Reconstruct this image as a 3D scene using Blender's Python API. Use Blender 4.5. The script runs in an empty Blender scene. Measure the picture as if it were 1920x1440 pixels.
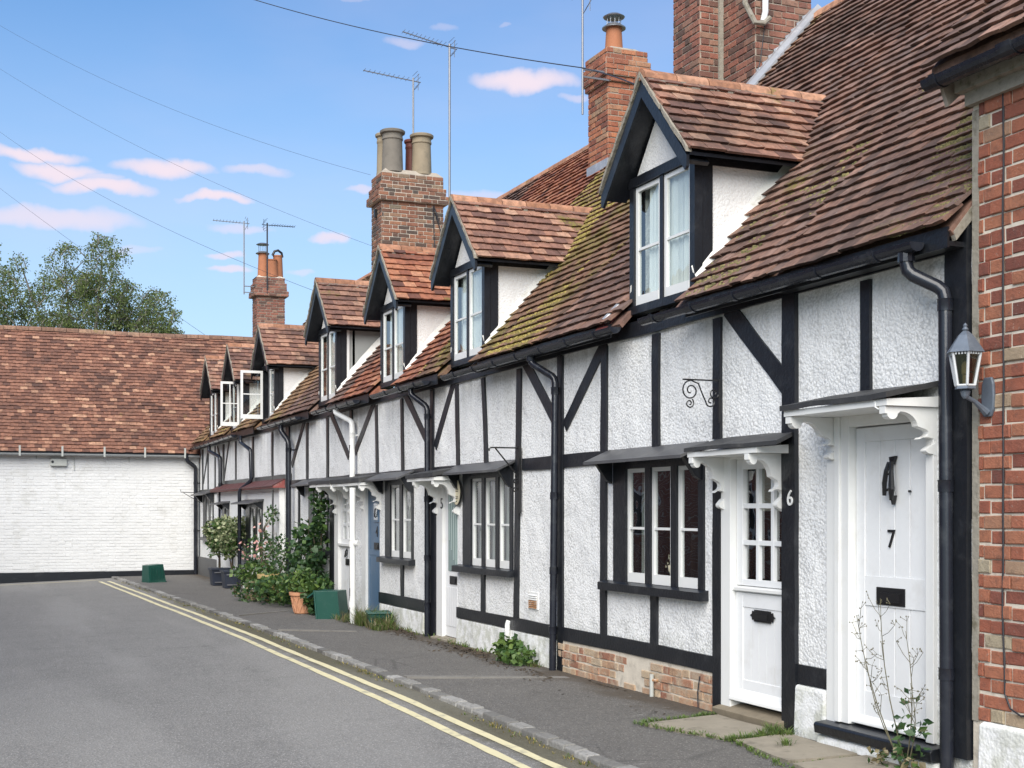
import bpy, math, random
from mathutils import Vector, Matrix, noise
random.seed(7)
rad = math.radians
sc = bpy.context.scene
COL = sc.collection

# ------------------------------------------------------------------ camera
EYE_D, EYE_H, HZ, VPX, FPX = 5.55, 1.6, 958.0, -70.0, 2500.0
TH = math.atan((960 - VPX) / FPX)
SN, CS = math.sin(TH), math.cos(TH)
cam = bpy.data.cameras.new('camera')
cam.sensor_width = 36.0
cam.lens = 36.0 * FPX / 1920.0
cam.shift_y = (HZ - 720) / 1920.0
cam.clip_start = 0.1
cam.clip_end = 3000
camo = bpy.data.objects.new('camera', cam)
COL.objects.link(camo)
camo.location = (-EYE_D, 0, EYE_H)
camo.rotation_euler = (rad(90), 0, -TH)
sc.camera = camo

# ------------------------------------------------------------------ light
SUN = Vector((-0.50, -0.75, 0.76)).normalized()
EL = math.asin(SUN.z)
AZ = math.atan2(SUN.x, SUN.y)
sun = bpy.data.lights.new('sun', 'SUN')
sun.energy = 2.7
sun.angle = rad(60)
sun.color = (1.0, 0.935, 0.835)
suno = bpy.data.objects.new('sun', sun)
COL.objects.link(suno)
suno.rotation_euler = (-SUN).to_track_quat('-Z', 'Y').to_euler()
sc.view_settings.view_transform = 'Standard'
sc.view_settings.look = 'None'
sc.view_settings.gamma = 1
sc.view_settings.use_curve_mapping = False
sc.view_settings.exposure = 1.2
SKY_STRENGTH = 0.068
sc.cycles.max_bounces = 6
sc.cycles.transparent_max_bounces = 12


# ------------------------------------------------------------------ survey helpers (photo pixel -> real wall plane)
def Yf(px, X=0.0):
    k = (px - 960) / FPX
    X += EYE_D
    return X * (CS - k * SN) / (k * CS + SN)


def Pf(px, py, X=0.0):
    y = Yf(px, X)
    return y, EYE_H + (HZ - py) / FPX * ((X + EYE_D) * SN + y * CS)


def proj(p):
    X = p[0] + EYE_D
    w = X * SN + p[1] * CS
    if w < .1:
        return -9999, -9999, 0
    return 960 + FPX * (X * CS - p[1] * SN) / w, HZ - FPX * (p[2] - EYE_H) / w, w


def inview(p, m=40):
    x, y, w = proj(p)
    return w > 0 and -m < x < 1920 + m and -m < y < 1440 + m


# ------------------------------------------------------------------ node helpers
class NT:
    def __init__(s, tree):
        s.t = tree
        tree.nodes.clear()

    def n(s, typ, **kw):
        nd = s.t.nodes.new(typ)
        for k, v in kw.items():
            setattr(nd, k, v)
        return nd

    def L(s, a, b):
        s.t.links.new(a, b)

    def put(s, sock, v):
        if hasattr(v, 'is_output') or hasattr(v, 'links'):
            s.L(v, sock)
        else:
            sock.default_value = v

    def math(s, op, a, b=0.0, c=0.0, clamp=False):
        nd = s.n('ShaderNodeMath', operation=op, use_clamp=clamp)
        s.put(nd.inputs[0], a)
        s.put(nd.inputs[1], b)
        if op in ('MULTIPLY_ADD', 'SMOOTH_MIN', 'COMPARE'):
            s.put(nd.inputs[2], c)
        return nd.outputs[0]

    def mix(s, f, a, b, blend='MIX'):
        nd = s.n('ShaderNodeMix', data_type='RGBA', blend_type=blend)
        s.put(nd.inputs[0], f)
        s.put(nd.inputs[6], a if not isinstance(a, tuple) else (*a[:3], 1))
        s.put(nd.inputs[7], b if not isinstance(b, tuple) else (*b[:3], 1))
        return nd.outputs[2]

    def noise(s, vec, scale, detail=3, rough=.55, dist=0):
        nd = s.n('ShaderNodeTexNoise')
        s.put(nd.inputs['Vector'], vec)
        nd.inputs['Scale'].default_value = scale
        nd.inputs['Detail'].default_value = detail
        nd.inputs['Roughness'].default_value = rough
        nd.inputs['Distortion'].default_value = dist
        return nd.outputs[0]

    def voro(s, vec, scale, feature='F1'):
        nd = s.n('ShaderNodeTexVoronoi', feature=feature)
        s.put(nd.inputs['Vector'], vec)
        nd.inputs['Scale'].default_value = scale
        return nd.outputs[0]

    def ramp(s, f, stops, interp='LINEAR'):
        nd = s.n('ShaderNodeValToRGB')
        cr = nd.color_ramp
        cr.interpolation = interp
        while len(cr.elements) < len(stops):
            cr.elements.new(0.5)
        for e, (p, c) in zip(cr.elements, stops):
            e.position = p
            e.color = (*c, 1) if not isinstance(c, (int, float)) else (c, c, c, 1)
        s.put(nd.inputs[0], f)
        return nd.outputs[0]

    def sstep(s, v, a, b):
        nd = s.n('ShaderNodeMapRange', interpolation_type='SMOOTHSTEP')
        s.put(nd.inputs[0], v)
        nd.inputs[1].default_value = a
        nd.inputs[2].default_value = b
        return nd.outputs[0]

    def scale(s, vec, xyz):
        nd = s.n('ShaderNodeVectorMath', operation='MULTIPLY')
        s.put(nd.inputs[0], vec)
        nd.inputs[1].default_value = xyz
        return nd.outputs[0]

    def sep(s, vec):
        nd = s.n('ShaderNodeSeparateXYZ')
        s.put(nd.inputs[0], vec)
        return nd.outputs

    def bump(s, h, strength, dist, prev=None):
        nd = s.n('ShaderNodeBump')
        nd.inputs['Strength'].default_value = strength
        nd.inputs['Distance'].default_value = dist
        s.put(nd.inputs['Height'], h)
        if prev is not None:
            s.L(prev, nd.inputs['Normal'])
        return nd.outputs[0]


MATS = {}


def newmat(name):
    m = bpy.data.materials.new(name)
    m.use_nodes = True
    k = NT(m.node_tree)
    out = k.n('ShaderNodeOutputMaterial')
    b = k.n('ShaderNodeBsdfPrincipled')
    k.L(b.outputs[0], out.inputs[0])
    k.pos = k.n('ShaderNodeNewGeometry').outputs['Position']
    k.b = b
    k.out = out
    MATS[name] = m
    return m, k


def rndid(k):
    g = k.n('ShaderNodeNewGeometry').outputs['Random Per Island']
    o = k.n('ShaderNodeObjectInfo').outputs['Random']
    return k.math('FRACT', k.math('ADD', g, o))


def simple(name, col, rough=.6, var=.15, vs=4, bump=0.0, bs=60, metal=0.0, spec=.5, dirt=None, dirt_amt=.5):
    m, k = newmat(name)
    n = k.noise(k.pos, vs, 4)
    c = k.mix(n, tuple(v * (1 - var) for v in col), tuple(min(1, v * (1 + var)) for v in col))
    if dirt:
        d = k.sstep(k.noise(k.pos, vs * .7 + 1.3, 6, .65), .52, .72)
        c = k.mix(k.math('MULTIPLY', d, dirt_amt), c, dirt)
    k.put(k.b.inputs['Base Color'], c)
    k.b.inputs['Roughness'].default_value = rough
    k.b.inputs['Metallic'].default_value = metal
    k.b.inputs['Specular IOR Level'].default_value = spec
    if bump:
        k.L(k.bump(k.noise(k.pos, bs, 3), .6, bump), k.b.inputs['Normal'])
    return m


def stucco(name, tint=(.80, .80, .79), bumpd=.0085, grime=1.0, pits=1.0):
    m, k = newmat(name)
    big = k.noise(k.pos, 1.1, 4)
    v = k.voro(k.scale(k.pos, (1, 1, 1.15)), 42)
    n = k.noise(k.pos, 60, 3, .6)
    n2 = k.noise(k.pos, 26, 2, .5)
    h = k.math('ADD', k.math('MULTIPLY', k.math('SUBTRACT', 1, v), .55), k.math('ADD', k.math('MULTIPLY', n, .6), k.math('MULTIPLY', n2, .5)))
    c = k.mix(big, tuple(t * .93 for t in tint), tint)
    # shade inside the pits painted as dark specks, and algae washed down from the eaves
    pit = k.sstep(k.math('ADD', k.math('MULTIPLY', v, .5), k.math('MULTIPLY', k.noise(k.pos, 42, 2, .5), .6)), .55, .68)
    patch = k.sstep(k.noise(k.pos, 1.6, 3), .35, .65)
    c = k.mix(k.math('MULTIPLY', k.math('MULTIPLY', pit, k.math('ADD', .35, k.math('MULTIPLY', patch, .65))), .42 * pits), c, (.27, .265, .25))
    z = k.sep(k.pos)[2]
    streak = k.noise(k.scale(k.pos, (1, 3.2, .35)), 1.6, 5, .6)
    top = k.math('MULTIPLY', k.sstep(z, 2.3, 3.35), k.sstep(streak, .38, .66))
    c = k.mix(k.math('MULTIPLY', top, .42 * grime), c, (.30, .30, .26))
    low = k.math('MULTIPLY', k.sstep(k.math('ADD', z, k.math('MULTIPLY', k.noise(k.pos, 2.2, 4), -.5)), .45, -.1), k.sstep(k.noise(k.pos, 7, 5, .65), .38, .62))
    c = k.mix(k.math('MULTIPLY', low, .5 * grime), c, (.36, .37, .28))
    k.put(k.b.inputs['Base Color'], c)
    k.b.inputs['Roughness'].default_value = .85
    nb = k.bump(h, 1.0, bumpd)
    nb2 = k.bump(k.noise(k.pos, 2.2, 2), .8, .05, nb)
    k.L(nb2, k.b.inputs['Normal'])
    return m


def tilemat(name, stops, moss=.1, mosscol=(.20, .17, .045), lichen=.25, dark=.3):
    m, k = newmat(name)
    r = rndid(k)
    c = k.ramp(r, stops)
    n = k.noise(k.pos, 14, 5, .65)
    c = k.mix(k.math('MULTIPLY', k.sstep(n, .35, .65), .75), c, k.mix(.6, c, (.045, .03, .026)))
    n3 = k.noise(k.pos, .9, 4, .6)
    c = k.mix(k.math('MULTIPLY', k.sstep(n3, .45, .7), dark), c, (.045, .036, .032))
    li = k.sstep(k.noise(k.pos, 34, 3, .6), .66, .74)
    c = k.mix(k.math('MULTIPLY', li, lichen), c, (.42, .40, .34))
    ms = k.noise(k.scale(k.pos, (1.0, 1.0, 1.0)), 1.5, 3, .5)
    mf = k.noise(k.pos, 26, 4, .7)
    mm = k.math('MULTIPLY', k.sstep(ms, .72 - moss, .80 - moss), k.sstep(mf, .40, .60))
    c = k.mix(mm, c, k.mix(k.noise(k.pos, 60, 2), tuple(v * .5 for v in mosscol), tuple(v * 1.3 for v in mosscol)))
    k.put(k.b.inputs['Base Color'], c)
    k.b.inputs['Roughness'].default_value = .82
    k.b.inputs['Specular IOR Level'].default_value = .3
    nb = k.bump(k.noise(k.pos, 70, 4, .6), .6, .004)
    k.L(nb, k.b.inputs['Normal'])
    return m


def brickmat(name, stops, grime=.25, pale=.2, smear=0.0):
    m, k = newmat(name)
    r = rndid(k)
    c = k.ramp(r, stops, 'LINEAR')
    n = k.noise(k.pos, 22, 5, .7)
    c = k.mix(k.math('MULTIPLY', k.sstep(n, .4, .75), .5), c, k.mix(.55, c, (.03, .02, .018)))
    g = k.noise(k.pos, 2.4, 4, .6)
    c = k.mix(k.math('MULTIPLY', k.sstep(g, .45, .75), grime), c, (.06, .05, .042))
    if smear:
        sm = k.sstep(k.noise(k.pos, 5, 5, .7), .44, .58)
        c = k.mix(k.math('MULTIPLY', sm, smear), c, (.44, .36, .26))
    p = k.noise(k.pos, 48, 3, .7)
    c = k.mix(k.math('MULTIPLY', k.sstep(p, .6, .72), pale), c, (.45, .40, .33))
    k.put(k.b.inputs['Base Color'], c)
    k.b.inputs['Roughness'].default_value = .88
    sp = k.sstep(k.noise(k.pos, 9, 4, .75), .54, .68)
    c = k.mix(k.math('MULTIPLY', sp, grime * 1.6), c, (.085, .05, .04))
    k.put(k.b.inputs['Base Color'], c)
    hh = k.math('ADD', k.noise(k.pos, 90, 5, .7), k.math('MULTIPLY', k.noise(k.pos, 17, 4, .7), 1.2))
    k.L(k.bump(hh, .9, .007), k.b.inputs['Normal'])
    return m


def leafmat(name, a, b, tr=.25, rough=.5):
    m, k = newmat(name)
    r = rndid(k)
    c = k.mix(r, a, b)
    k.put(k.b.inputs['Base Color'], c)
    k.b.inputs['Roughness'].default_value = rough
    t = k.n('ShaderNodeBsdfTranslucent')
    k.put(t.inputs[0], c)
    mx = k.n('ShaderNodeMixShader')
    mx.inputs[0].default_value = tr
    k.L(k.b.outputs[0], mx.inputs[1])
    k.L(t.outputs[0], mx.inputs[2])
    k.L(mx.outputs[0], k.out.inputs[0])
    return m


def glassmat(name, tint=(.95, .98, .97), boost=.10):
    m, k = newmat(name)
    g = k.n('ShaderNodeBsdfGlossy')
    g.inputs['Roughness'].default_value = .01
    t = k.n('ShaderNodeBsdfTransparent')
    t.inputs[0].default_value = (*tint, 1)
    nb = k.bump(k.noise(k.pos, 2.3, 2), .35, .012)
    k.L(nb, g.inputs['Normal'])
    fr = k.n('ShaderNodeFresnel')
    fr.inputs[0].default_value = 1.5
    mx = k.n('ShaderNodeMixShader')
    bf = k.n('ShaderNodeNewGeometry').outputs['Backfacing']
    fac = k.math('ADD', k.math('MULTIPLY', fr.outputs[0], 1.4), boost, clamp=True)
    k.put(mx.inputs[0], k.math('MULTIPLY', fac, k.math('SUBTRACT', 1.0, bf)))
    k.L(t.outputs[0], mx.inputs[1])
    k.L(g.outputs[0], mx.inputs[2])
    k.L(mx.outputs[0], k.out.inputs[0])
    return m


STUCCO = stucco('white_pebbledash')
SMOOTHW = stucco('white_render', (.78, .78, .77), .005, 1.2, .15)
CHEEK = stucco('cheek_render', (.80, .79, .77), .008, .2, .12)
BLACK = simple('black_timber_paint', (.010, .0115, .015), .36, .4, 5, .005, 32, dirt=(.06, .062, .065), dirt_amt=.3)
BLACKP = simple('black_gutter_plastic', (.014, .016, .023), .24, .3, 6, .0008, 40, dirt=(.07, .075, .08), dirt_amt=.35)
LEADC = simple('painted_canopy_lead', (.075, .075, .078), .45, .3, 3, .003, 30, dirt=(.16, .16, .15), dirt_amt=.5)
HOODM = simple('dark_hood_felt', (.035, .035, .036), .6, .4, 5, .006, 30, dirt=(.13, .13, .12), dirt_amt=.55)
LEAD = simple('grey_lead', (.36, .37, .39), .42, .25, 6, .004, 18, metal=.35, dirt=(.62, .62, .62), dirt_amt=.6)
WHITEP = simple('white_gloss_paint', (.74, .74, .72), .35, .04, 3, .001, 40, dirt=(.60, .58, .52), dirt_amt=.25)
WHITED = simple('white_door_paint', (.75, .755, .755), .42, .05, 3, .002, 22, dirt=(.52, .50, .46), dirt_amt=.3)
BLUED = simple('blue_door_paint', (.085, .155, .25), .4, .1, 3, .001, 30)
BIN = simple('green_bin_plastic', (.008, .062, .046), .42, .15, 5, .001, 30, dirt=(.05, .11, .09), dirt_amt=.5)
IRON = simple('black_iron', (.01, .01, .011), .4, .3, 20, .001, 60)
MORTAR = simple('lime_mortar', (.58, .52, .43), .95, .25, 9, .004, 60, dirt=(.22, .19, .15), dirt_amt=.5)
MORTARD = simple('sooty_mortar', (.36, .31, .25), .95, .3, 9, .004, 60, dirt=(.12, .10, .085), dirt_amt=.6)
FILLET = simple('white_fillet', (.70, .69, .65), .9, .15, 9, .01, 30, dirt=(.35, .33, .27), dirt_amt=.6)
VERGEM = simple('verge_mortar', (.27, .245, .20), .95, .3, 14, .01, 40, dirt=(.10, .085, .05), dirt_amt=.8)
ALU = simple('galvanised_metal', (.33, .34, .36), .4, .2, 10, metal=.8)
MAST = simple('grey_mast', (.20, .20, .21), .45, .2, 10, metal=.5)
STONEPOT = simple('buff_clay', (.25, .20, .135), .85, .25, 6, .003, 30, dirt=(.13, .12, .09), dirt_amt=.7)
GREYPOT = simple('grey_clay', (.16, .14, .115), .85, .25, 6, .003, 30, dirt=(.11, .10, .08), dirt_amt=.7)
TERRA = simple('terracotta', (.34, .13, .06), .8, .2, 6, .003, 30, dirt=(.22, .10, .06), dirt_amt=.5)
TERRAD = simple('dark_terracotta', (.13, .035, .025), .6, .2, 6, .002, 30)
TERRAL = simple('pale_terracotta', (.55, .27, .15), .85, .15, 6, .003, 30, dirt=(.6, .42, .3), dirt_amt=.5)
YELLOWRIM = simple('yellow_clay', (.50, .37, .17), .85, .2, 6, .003, 30)
PLANTER = simple('navy_planter', (.022, .028, .045), .5, .2, 6, .002, 30)
STICK = simple('bark', (.10, .075, .05), .9, .35, 12, .01, 30)
BIRCHB = simple('pale_bark', (.17, .155, .13), .8, .4, 8, .01, 30)
WOODG = simple('weathered_wood', (.20, .165, .115), .9, .3, 8, .004, 50, dirt=(.09, .08, .05), dirt_amt=.5)
CREAM = simple('cream_paint', (.62, .56, .40), .5, .1, 10)
GREYBOX = simple('grey_plastic', (.42, .43, .40), .5, .1, 10)
LAMPM = simple('blue_grey_cast_metal', (.13, .155, .19), .45, .3, 10, .002, 40, metal=.3, dirt=(.25, .28, .32), dirt_amt=.5)
LAMPW = simple('pale_lantern_bars', (.55, .57, .58), .5, .2, 10)
DARKIN = simple('dark_interior', (.05, .045, .04), .9, .3, 2)
CURT = simple('white_curtain', (.78, .78, .76), .9, .08, 5)
CURTG = simple('grey_curtain', (.30, .31, .30), .9, .15, 5)
BLIND = simple('beige_blind', (.50, .46, .38), .9, .1, 5)
RED = simple('red_flashing', (.30, .08, .07), .6, .2, 8, .004, 30, dirt=(.4, .36, .34), dirt_amt=.6)
RUST = simple('rusty_air_brick', (.34, .17, .07), .8, .4, 25, .003, 60, dirt=(.55, .53, .48), dirt_amt=.8)
WIREM = simple('black_cable', (.02, .02, .025), .6)
SAGE = simple('sage_frosted_glass', (.20, .27, .26), .25, .12, 2.5)
YPAINT = simple('worn_yellow_paint', (.62, .56, .35), .8, .12, 7, .002, 90, dirt=(.22, .21, .18), dirt_amt=.65)
GLASS = glassmat('window_glass', boost=.2)
GLASSD = glassmat('dormer_glass', boost=.10)

TILE_BROWN = tilemat('brown_clay_tiles', [(0, (.10, .065, .052)), (.35, (.195, .112, .085)), (.6, (.255, .145, .105)), (.85, (.18, .125, .105)), (1, (.36, .21, .155))], .07, lichen=.5, dark=.35)
TILE_MOSSY = tilemat('mossy_clay_tiles', [(0, (.11, .07, .045)), (.4, (.19, .11, .07)), (.7, (.23, .125, .08)), (1, (.30, .17, .11))], .22, lichen=.15, dark=.15)
TILE_RED = tilemat('red_clay_tiles', [(0, (.10, .05, .042)), (.25, (.27, .10, .06)), (.6, (.36, .14, .08)), (.85, (.42, .18, .10)), (1, (.50, .25, .15))], .05, lichen=.2, dark=.2)
TILE_DORM = tilemat('dormer_clay_tiles', [(0, (.14, .075, .062)), (.4, (.28, .145, .105)), (.7, (.36, .185, .125)), (1, (.48, .29, .20))], .06, lichen=.75, dark=.6)
TILE_WING = tilemat('orange_brown_clay_tiles', [(0, (.12, .06, .045)), (.3, (.215, .102, .07)), (.65, (.275, .13, .085)), (.9, (.33, .16, .105)), (1, (.52, .30, .19))], .02, lichen=.35, dark=.35)
TILE_OLIVE = tilemat('lichened_clay_tiles', [(0, (.13, .085, .05)), (.4, (.23, .14, .075)), (.7, (.29, .17, .09)), (1, (.36, .22, .12))], .16, lichen=.3, dark=.15)
RIDGEM = tilemat('ridge_clay', [(0, (.34, .16, .09)), (.5, (.46, .23, .14)), (1, (.55, .31, .2))], .10, lichen=.5, dark=.3)
RIDGED = tilemat('dull_ridge_clay', [(0, (.20, .11, .07)), (.5, (.27, .15, .10)), (1, (.36, .22, .14))], .08, lichen=.4, dark=.3)
BR_HOUSE = brickmat('red_stock_bricks', [(0, (.17, .055, .04)), (.3, (.30, .095, .055)), (.6, (.35, .125, .07)), (.92, (.36, .145, .08)), (.96, (.38, .31, .21)), (1, (.40, .34, .24))], .25, .3)
BR_RED = brickmat('orange_chimney_bricks', [(0, (.20, .07, .045)), (.4, (.37, .13, .07)), (.8, (.46, .18, .09)), (1, (.36, .24, .15))], .25, .2)
BR_BROWN = brickmat('brown_chimney_bricks', [(0, (.07, .055, .045)), (.3, (.15, .075, .048)), (.6, (.25, .105, .062)), (.85, (.30, .14, .078)), (1, (.20, .16, .11))], .35, .25)
BR_DARK = brickmat('sooty_chimney_bricks', [(0, (.10, .06, .045)), (.35, (.21, .085, .06)), (.7, (.30, .115, .075)), (1, (.27, .16, .11))], .35, .15)
BR_PLINTH = brickmat('crumbling_plinth_bricks', [(0, (.30, .13, .08)), (.35, (.40, .20, .12)), (.7, (.46, .29, .18)), (1, (.50, .38, .25))], .2, .5, .7)
BR_WHITE = simple('whitewashed_brick', (.70, .70, .69), .8, .06, 2, .006, 22, dirt=(.50, .49, .45), dirt_amt=.4)
LEAFD = leafmat('dark_green_leaf', (.018, .05, .018), (.045, .10, .03))
LEAFM = leafmat('mid_green_leaf', (.03, .075, .02), (.085, .15, .035))
LEAFL = leafmat('light_green_leaf', (.06, .12, .03), (.15, .22, .05))
LEAFV = leafmat('variegated_leaf', (.10, .14, .06), (.42, .44, .25))
LEAFB = leafmat('birch_leaf', (.075, .11, .028), (.21, .26, .08), .45)
GRASSM = leafmat('grass_blade', (.07, .12, .025), (.16, .20, .06), .3)
DRYM = leafmat('dry_weed', (.16, .13, .07), (.26, .22, .12), .2)
MOSSM = leafmat('moss_clump', (.13, .105, .025), (.42, .33, .10), .05, .95)
MOSSD = leafmat('dull_moss_clump', (.10, .09, .035), (.26, .22, .09), .05, .95)
FLOWER = leafmat('pink_petal', (.55, .25, .22), (.7, .45, .4), .2)


# ------------------------------------------------------------------ mesh helpers
WLOC = {}


def wl(o):
    return WLOC.get(o.name, Vector((0, 0, 0))) if o else Vector((0, 0, 0))


def mkobj(name, mesh, parent, wloc, euler=None, scale=None):
    o = bpy.data.objects.new(name, mesh)
    COL.objects.link(o)
    wloc = Vector(wloc)
    if parent:
        o.parent = parent
    o.location = wloc - wl(parent)
    if euler is not None:
        o.rotation_euler = euler
    if scale is not None:
        o.scale = scale
    WLOC[o.name] = wloc
    return o


def tag(o, label=None, cat=None, group=None, kind=None):
    if label: o['label'] = label
    if cat: o['category'] = cat
    if group: o['group'] = group
    if kind: o['kind'] = kind
    return o


def thing(name, loc, label, cat, group=None):
    return tag(mkobj(name, None, None, loc), label, cat, group)


class MB:
    def __init__(s):
        s.v, s.f = [], []

    def add(s, vs, fs):
        b = len(s.v)
        s.v += [tuple(v) for v in vs]
        s.f += [tuple(b + i for i in f) for f in fs]
        return s

    def box(s, x0, x1, y0, y1, z0, z1):
        if x0 > x1: x0, x1 = x1, x0
        if y0 > y1: y0, y1 = y1, y0
        if z0 > z1: z0, z1 = z1, z0
        return s.add([(x0, y0, z0), (x1, y0, z0), (x1, y1, z0), (x0, y1, z0), (x0, y0, z1), (x1, y0, z1), (x1, y1, z1), (x0, y1, z1)],
                     [(0, 3, 2, 1), (4, 5, 6, 7), (0, 1, 5, 4), (1, 2, 6, 5), (2, 3, 7, 6), (3, 0, 4, 7)])

    def prism(s, pts, ext):
        n = len(pts)
        ext = Vector(ext)
        a = [Vector(p) for p in pts]
        nrm = Vector((0, 0, 0))
        for i in range(n):
            nrm += a[i].cross(a[(i + 1) % n])
        if nrm.dot(ext) > 0:
            a.reverse()
        b = [p + ext for p in a]
        fs = [tuple(range(n)), tuple(range(2 * n - 1, n - 1, -1))]
        fs += [(i, i + n, (i + 1) % n + n, (i + 1) % n) for i in range(n)]
        return s.add(a + b, fs)

    def tube(s, pts, r, n=8, caps=True):
        pts = [Vector(p) for p in pts]
        rs = r if isinstance(r, (list, tuple)) else [r] * len(pts)
        vs = []
        prev = None
        for i, p in enumerate(pts):
            t = (pts[min(i + 1, len(pts) - 1)] - pts[max(i - 1, 0)]).normalized()
            if prev is None:
                up = Vector((0, 0, 1)) if abs(t.z) < .9 else Vector((1, 0, 0))
                a = t.cross(up).normalized()
            else:
                a = (prev - t * prev.dot(t)).normalized()
            prev = a
            b = t.cross(a)
            for j in range(n):
                w = 2 * math.pi * j / n
                vs.append(p + (a * math.cos(w) + b * math.sin(w)) * rs[i])
        fs = []
        for i in range(len(pts) - 1):
            for j in range(n):
                j2 = (j + 1) % n
                fs.append((i * n + j, i * n + j2, (i + 1) * n + j2, (i + 1) * n + j))
        if caps:
            fs.append(tuple(range(n - 1, -1, -1)))
            fs.append(tuple((len(pts) - 1) * n + j for j in range(n)))
        return s.add(vs, fs)

    def lathe(s, c, prof, n=20):
        """prof: list of (r, z) from the bottom up; closed caps when r>0 at the ends"""
        vs = []
        for r, z in prof:
            for j in range(n):
                w = 2 * math.pi * j / n
                vs.append((c[0] + r * math.cos(w), c[1] + r * math.sin(w), c[2] + z))
        fs = []
        for i in range(len(prof) - 1):
            for j in range(n):
                j2 = (j + 1) % n
                fs.append((i * n + j, i * n + j2, (i + 1) * n + j2, (i + 1) * n + j))
        fs.append(tuple(range(n - 1, -1, -1)))
        fs.append(tuple((len(prof) - 1) * n + j for j in range(n)))
        return s.add(vs, fs)

    def build(s, name, mat, parent=None, smooth=False, label=None, kind=None, origin=None, bevel=0):
        xs = [v[0] for v in s.v]; ys = [v[1] for v in s.v]; zs = [v[2] for v in s.v]
        if origin is None:
            origin = ((min(xs) + max(xs)) / 2, (min(ys) + max(ys)) / 2, min(zs))
        ox, oy, oz = origin
        me = bpy.data.meshes.new(name)
        me.from_pydata([(x - ox, y - oy, z - oz) for x, y, z in s.v], [], s.f)
        me.materials.append(mat)
        if smooth:
            me.polygons.foreach_set('use_smooth', [True] * len(me.polygons))
        me.update()
        o = mkobj(name, me, parent, origin)
        if smooth:
            try:
                me.set_sharp_from_angle(angle=rad(40))
            except Exception:
                pass
        if bevel:
            b = o.modifiers.new('bevel', 'BEVEL')
            b.width = bevel
            b.segments = 2
            b.limit_method = 'ANGLE'
        if label: o['label'] = label
        if kind: o['kind'] = kind
        return o


def xform(mb, M):
    mb.v = [tuple(M @ Vector(v)) for v in mb.v]
    return mb


def rr(a, b): return random.uniform(a, b)


def timber(name, parent, p, q, w, proud=.02, mat=BLACK, X=0.0, jit=.004, step=.22):
    """a squared timber on the facade between (Y,Z) points p and q, edges uneven as adzed wood"""
    p, q = Vector((p[0], p[1])), Vector((q[0], q[1]))
    d = q - p
    L = d.length
    t = d / L
    n = Vector((-t.y, t.x))
    N = max(1, int(L / step))
    bow = rr(-.008, .008)
    front, back = X - proud - rr(0, .0025), X + .03
    vs = []
    for i in range(N + 1):
        f = i / N
        c = p + d * f + n * (bow * math.sin(math.pi * f))
        a = c + n * (w / 2 + rr(-jit, jit))
        b = c - n * (w / 2 + rr(-jit, jit))
        dx = rr(-.0015, .0015)
        vs += [(front + dx, a.x, a.y), (front + dx, b.x, b.y), (back, a.x, a.y), (back, b.x, b.y)]
    fs = []
    for i in range(N):
        k = i * 4
        fs += [(k, k + 1, k + 5, k + 4), (k, k + 4, k + 6, k + 2), (k + 1, k + 3, k + 7, k + 5)]
    fs += [(0, 2, 3, 1), (N * 4, N * 4 + 1, N * 4 + 3, N * 4 + 2)]
    mb = MB().add(vs, fs)
    # make normals outward consistently
    if n.x * 1 < 0 or (n.x == 0 and n.y < 0):
        pass
    return mb.build(name, mat, parent)


def wall_holes(parent, name, mat, y0, y1, z0, z1, holes, X0=0.0, X1=.22, label=None):
    ys = sorted({y0, y1, *[h[i] for h in holes for i in (0, 1) if y0 < h[i] < y1]})
    zs = sorted({z0, z1, *[h[i] for h in holes for i in (2, 3) if z0 < h[i] < z1]})
    mb = MB()
    for i in range(len(ys) - 1):
        for j in range(len(zs) - 1):
            cy, cz = (ys[i] + ys[i + 1]) / 2, (zs[j] + zs[j + 1]) / 2
            if any(h[0] < cy < h[1] and h[2] < cz < h[3] for h in holes):
                continue
            mb.box(X0, X1, ys[i], ys[i + 1], zs[j], zs[j + 1])
    return mb.build(name, mat, parent, label=label)


# ------------------------------------------------------------------ tiles and bricks
def tile_variants(mat, key):
    out = []
    for k in range(5):
        random.seed(100 + k)
        vs = []
        for j, x in enumerate((-.5, 0, .5)):
            bow = .003 * (1 - abs(x) * 2) * rr(-1, 1.6)
            low = rr(-.010, .007)
            lz = rr(-.002, .003)
            vs += [(x, low + .013, .018 + bow + lz), (x, low + rr(0, .003), .046 + bow + lz), (x, .185, -.006), (x, .185, .012)]
        fs = []
        for j in range(2):
            a, b = j * 4, j * 4 + 4
            fs += [(a + 1, b + 1, b + 3, a + 3), (a, b, b + 1, a + 1)]
        fs += [(0, 1, 3, 2), (8, 10, 11, 9)]
        me = bpy.data.meshes.new('roof_tile')
        me.from_pydata(vs, [], fs)
        me.materials.append(mat)
        out.append((me, vs, fs))
    random.seed(hash(key) % 1000 if not isinstance(key, str) else sum(map(ord, key)))
    return out


TV = {}


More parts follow.
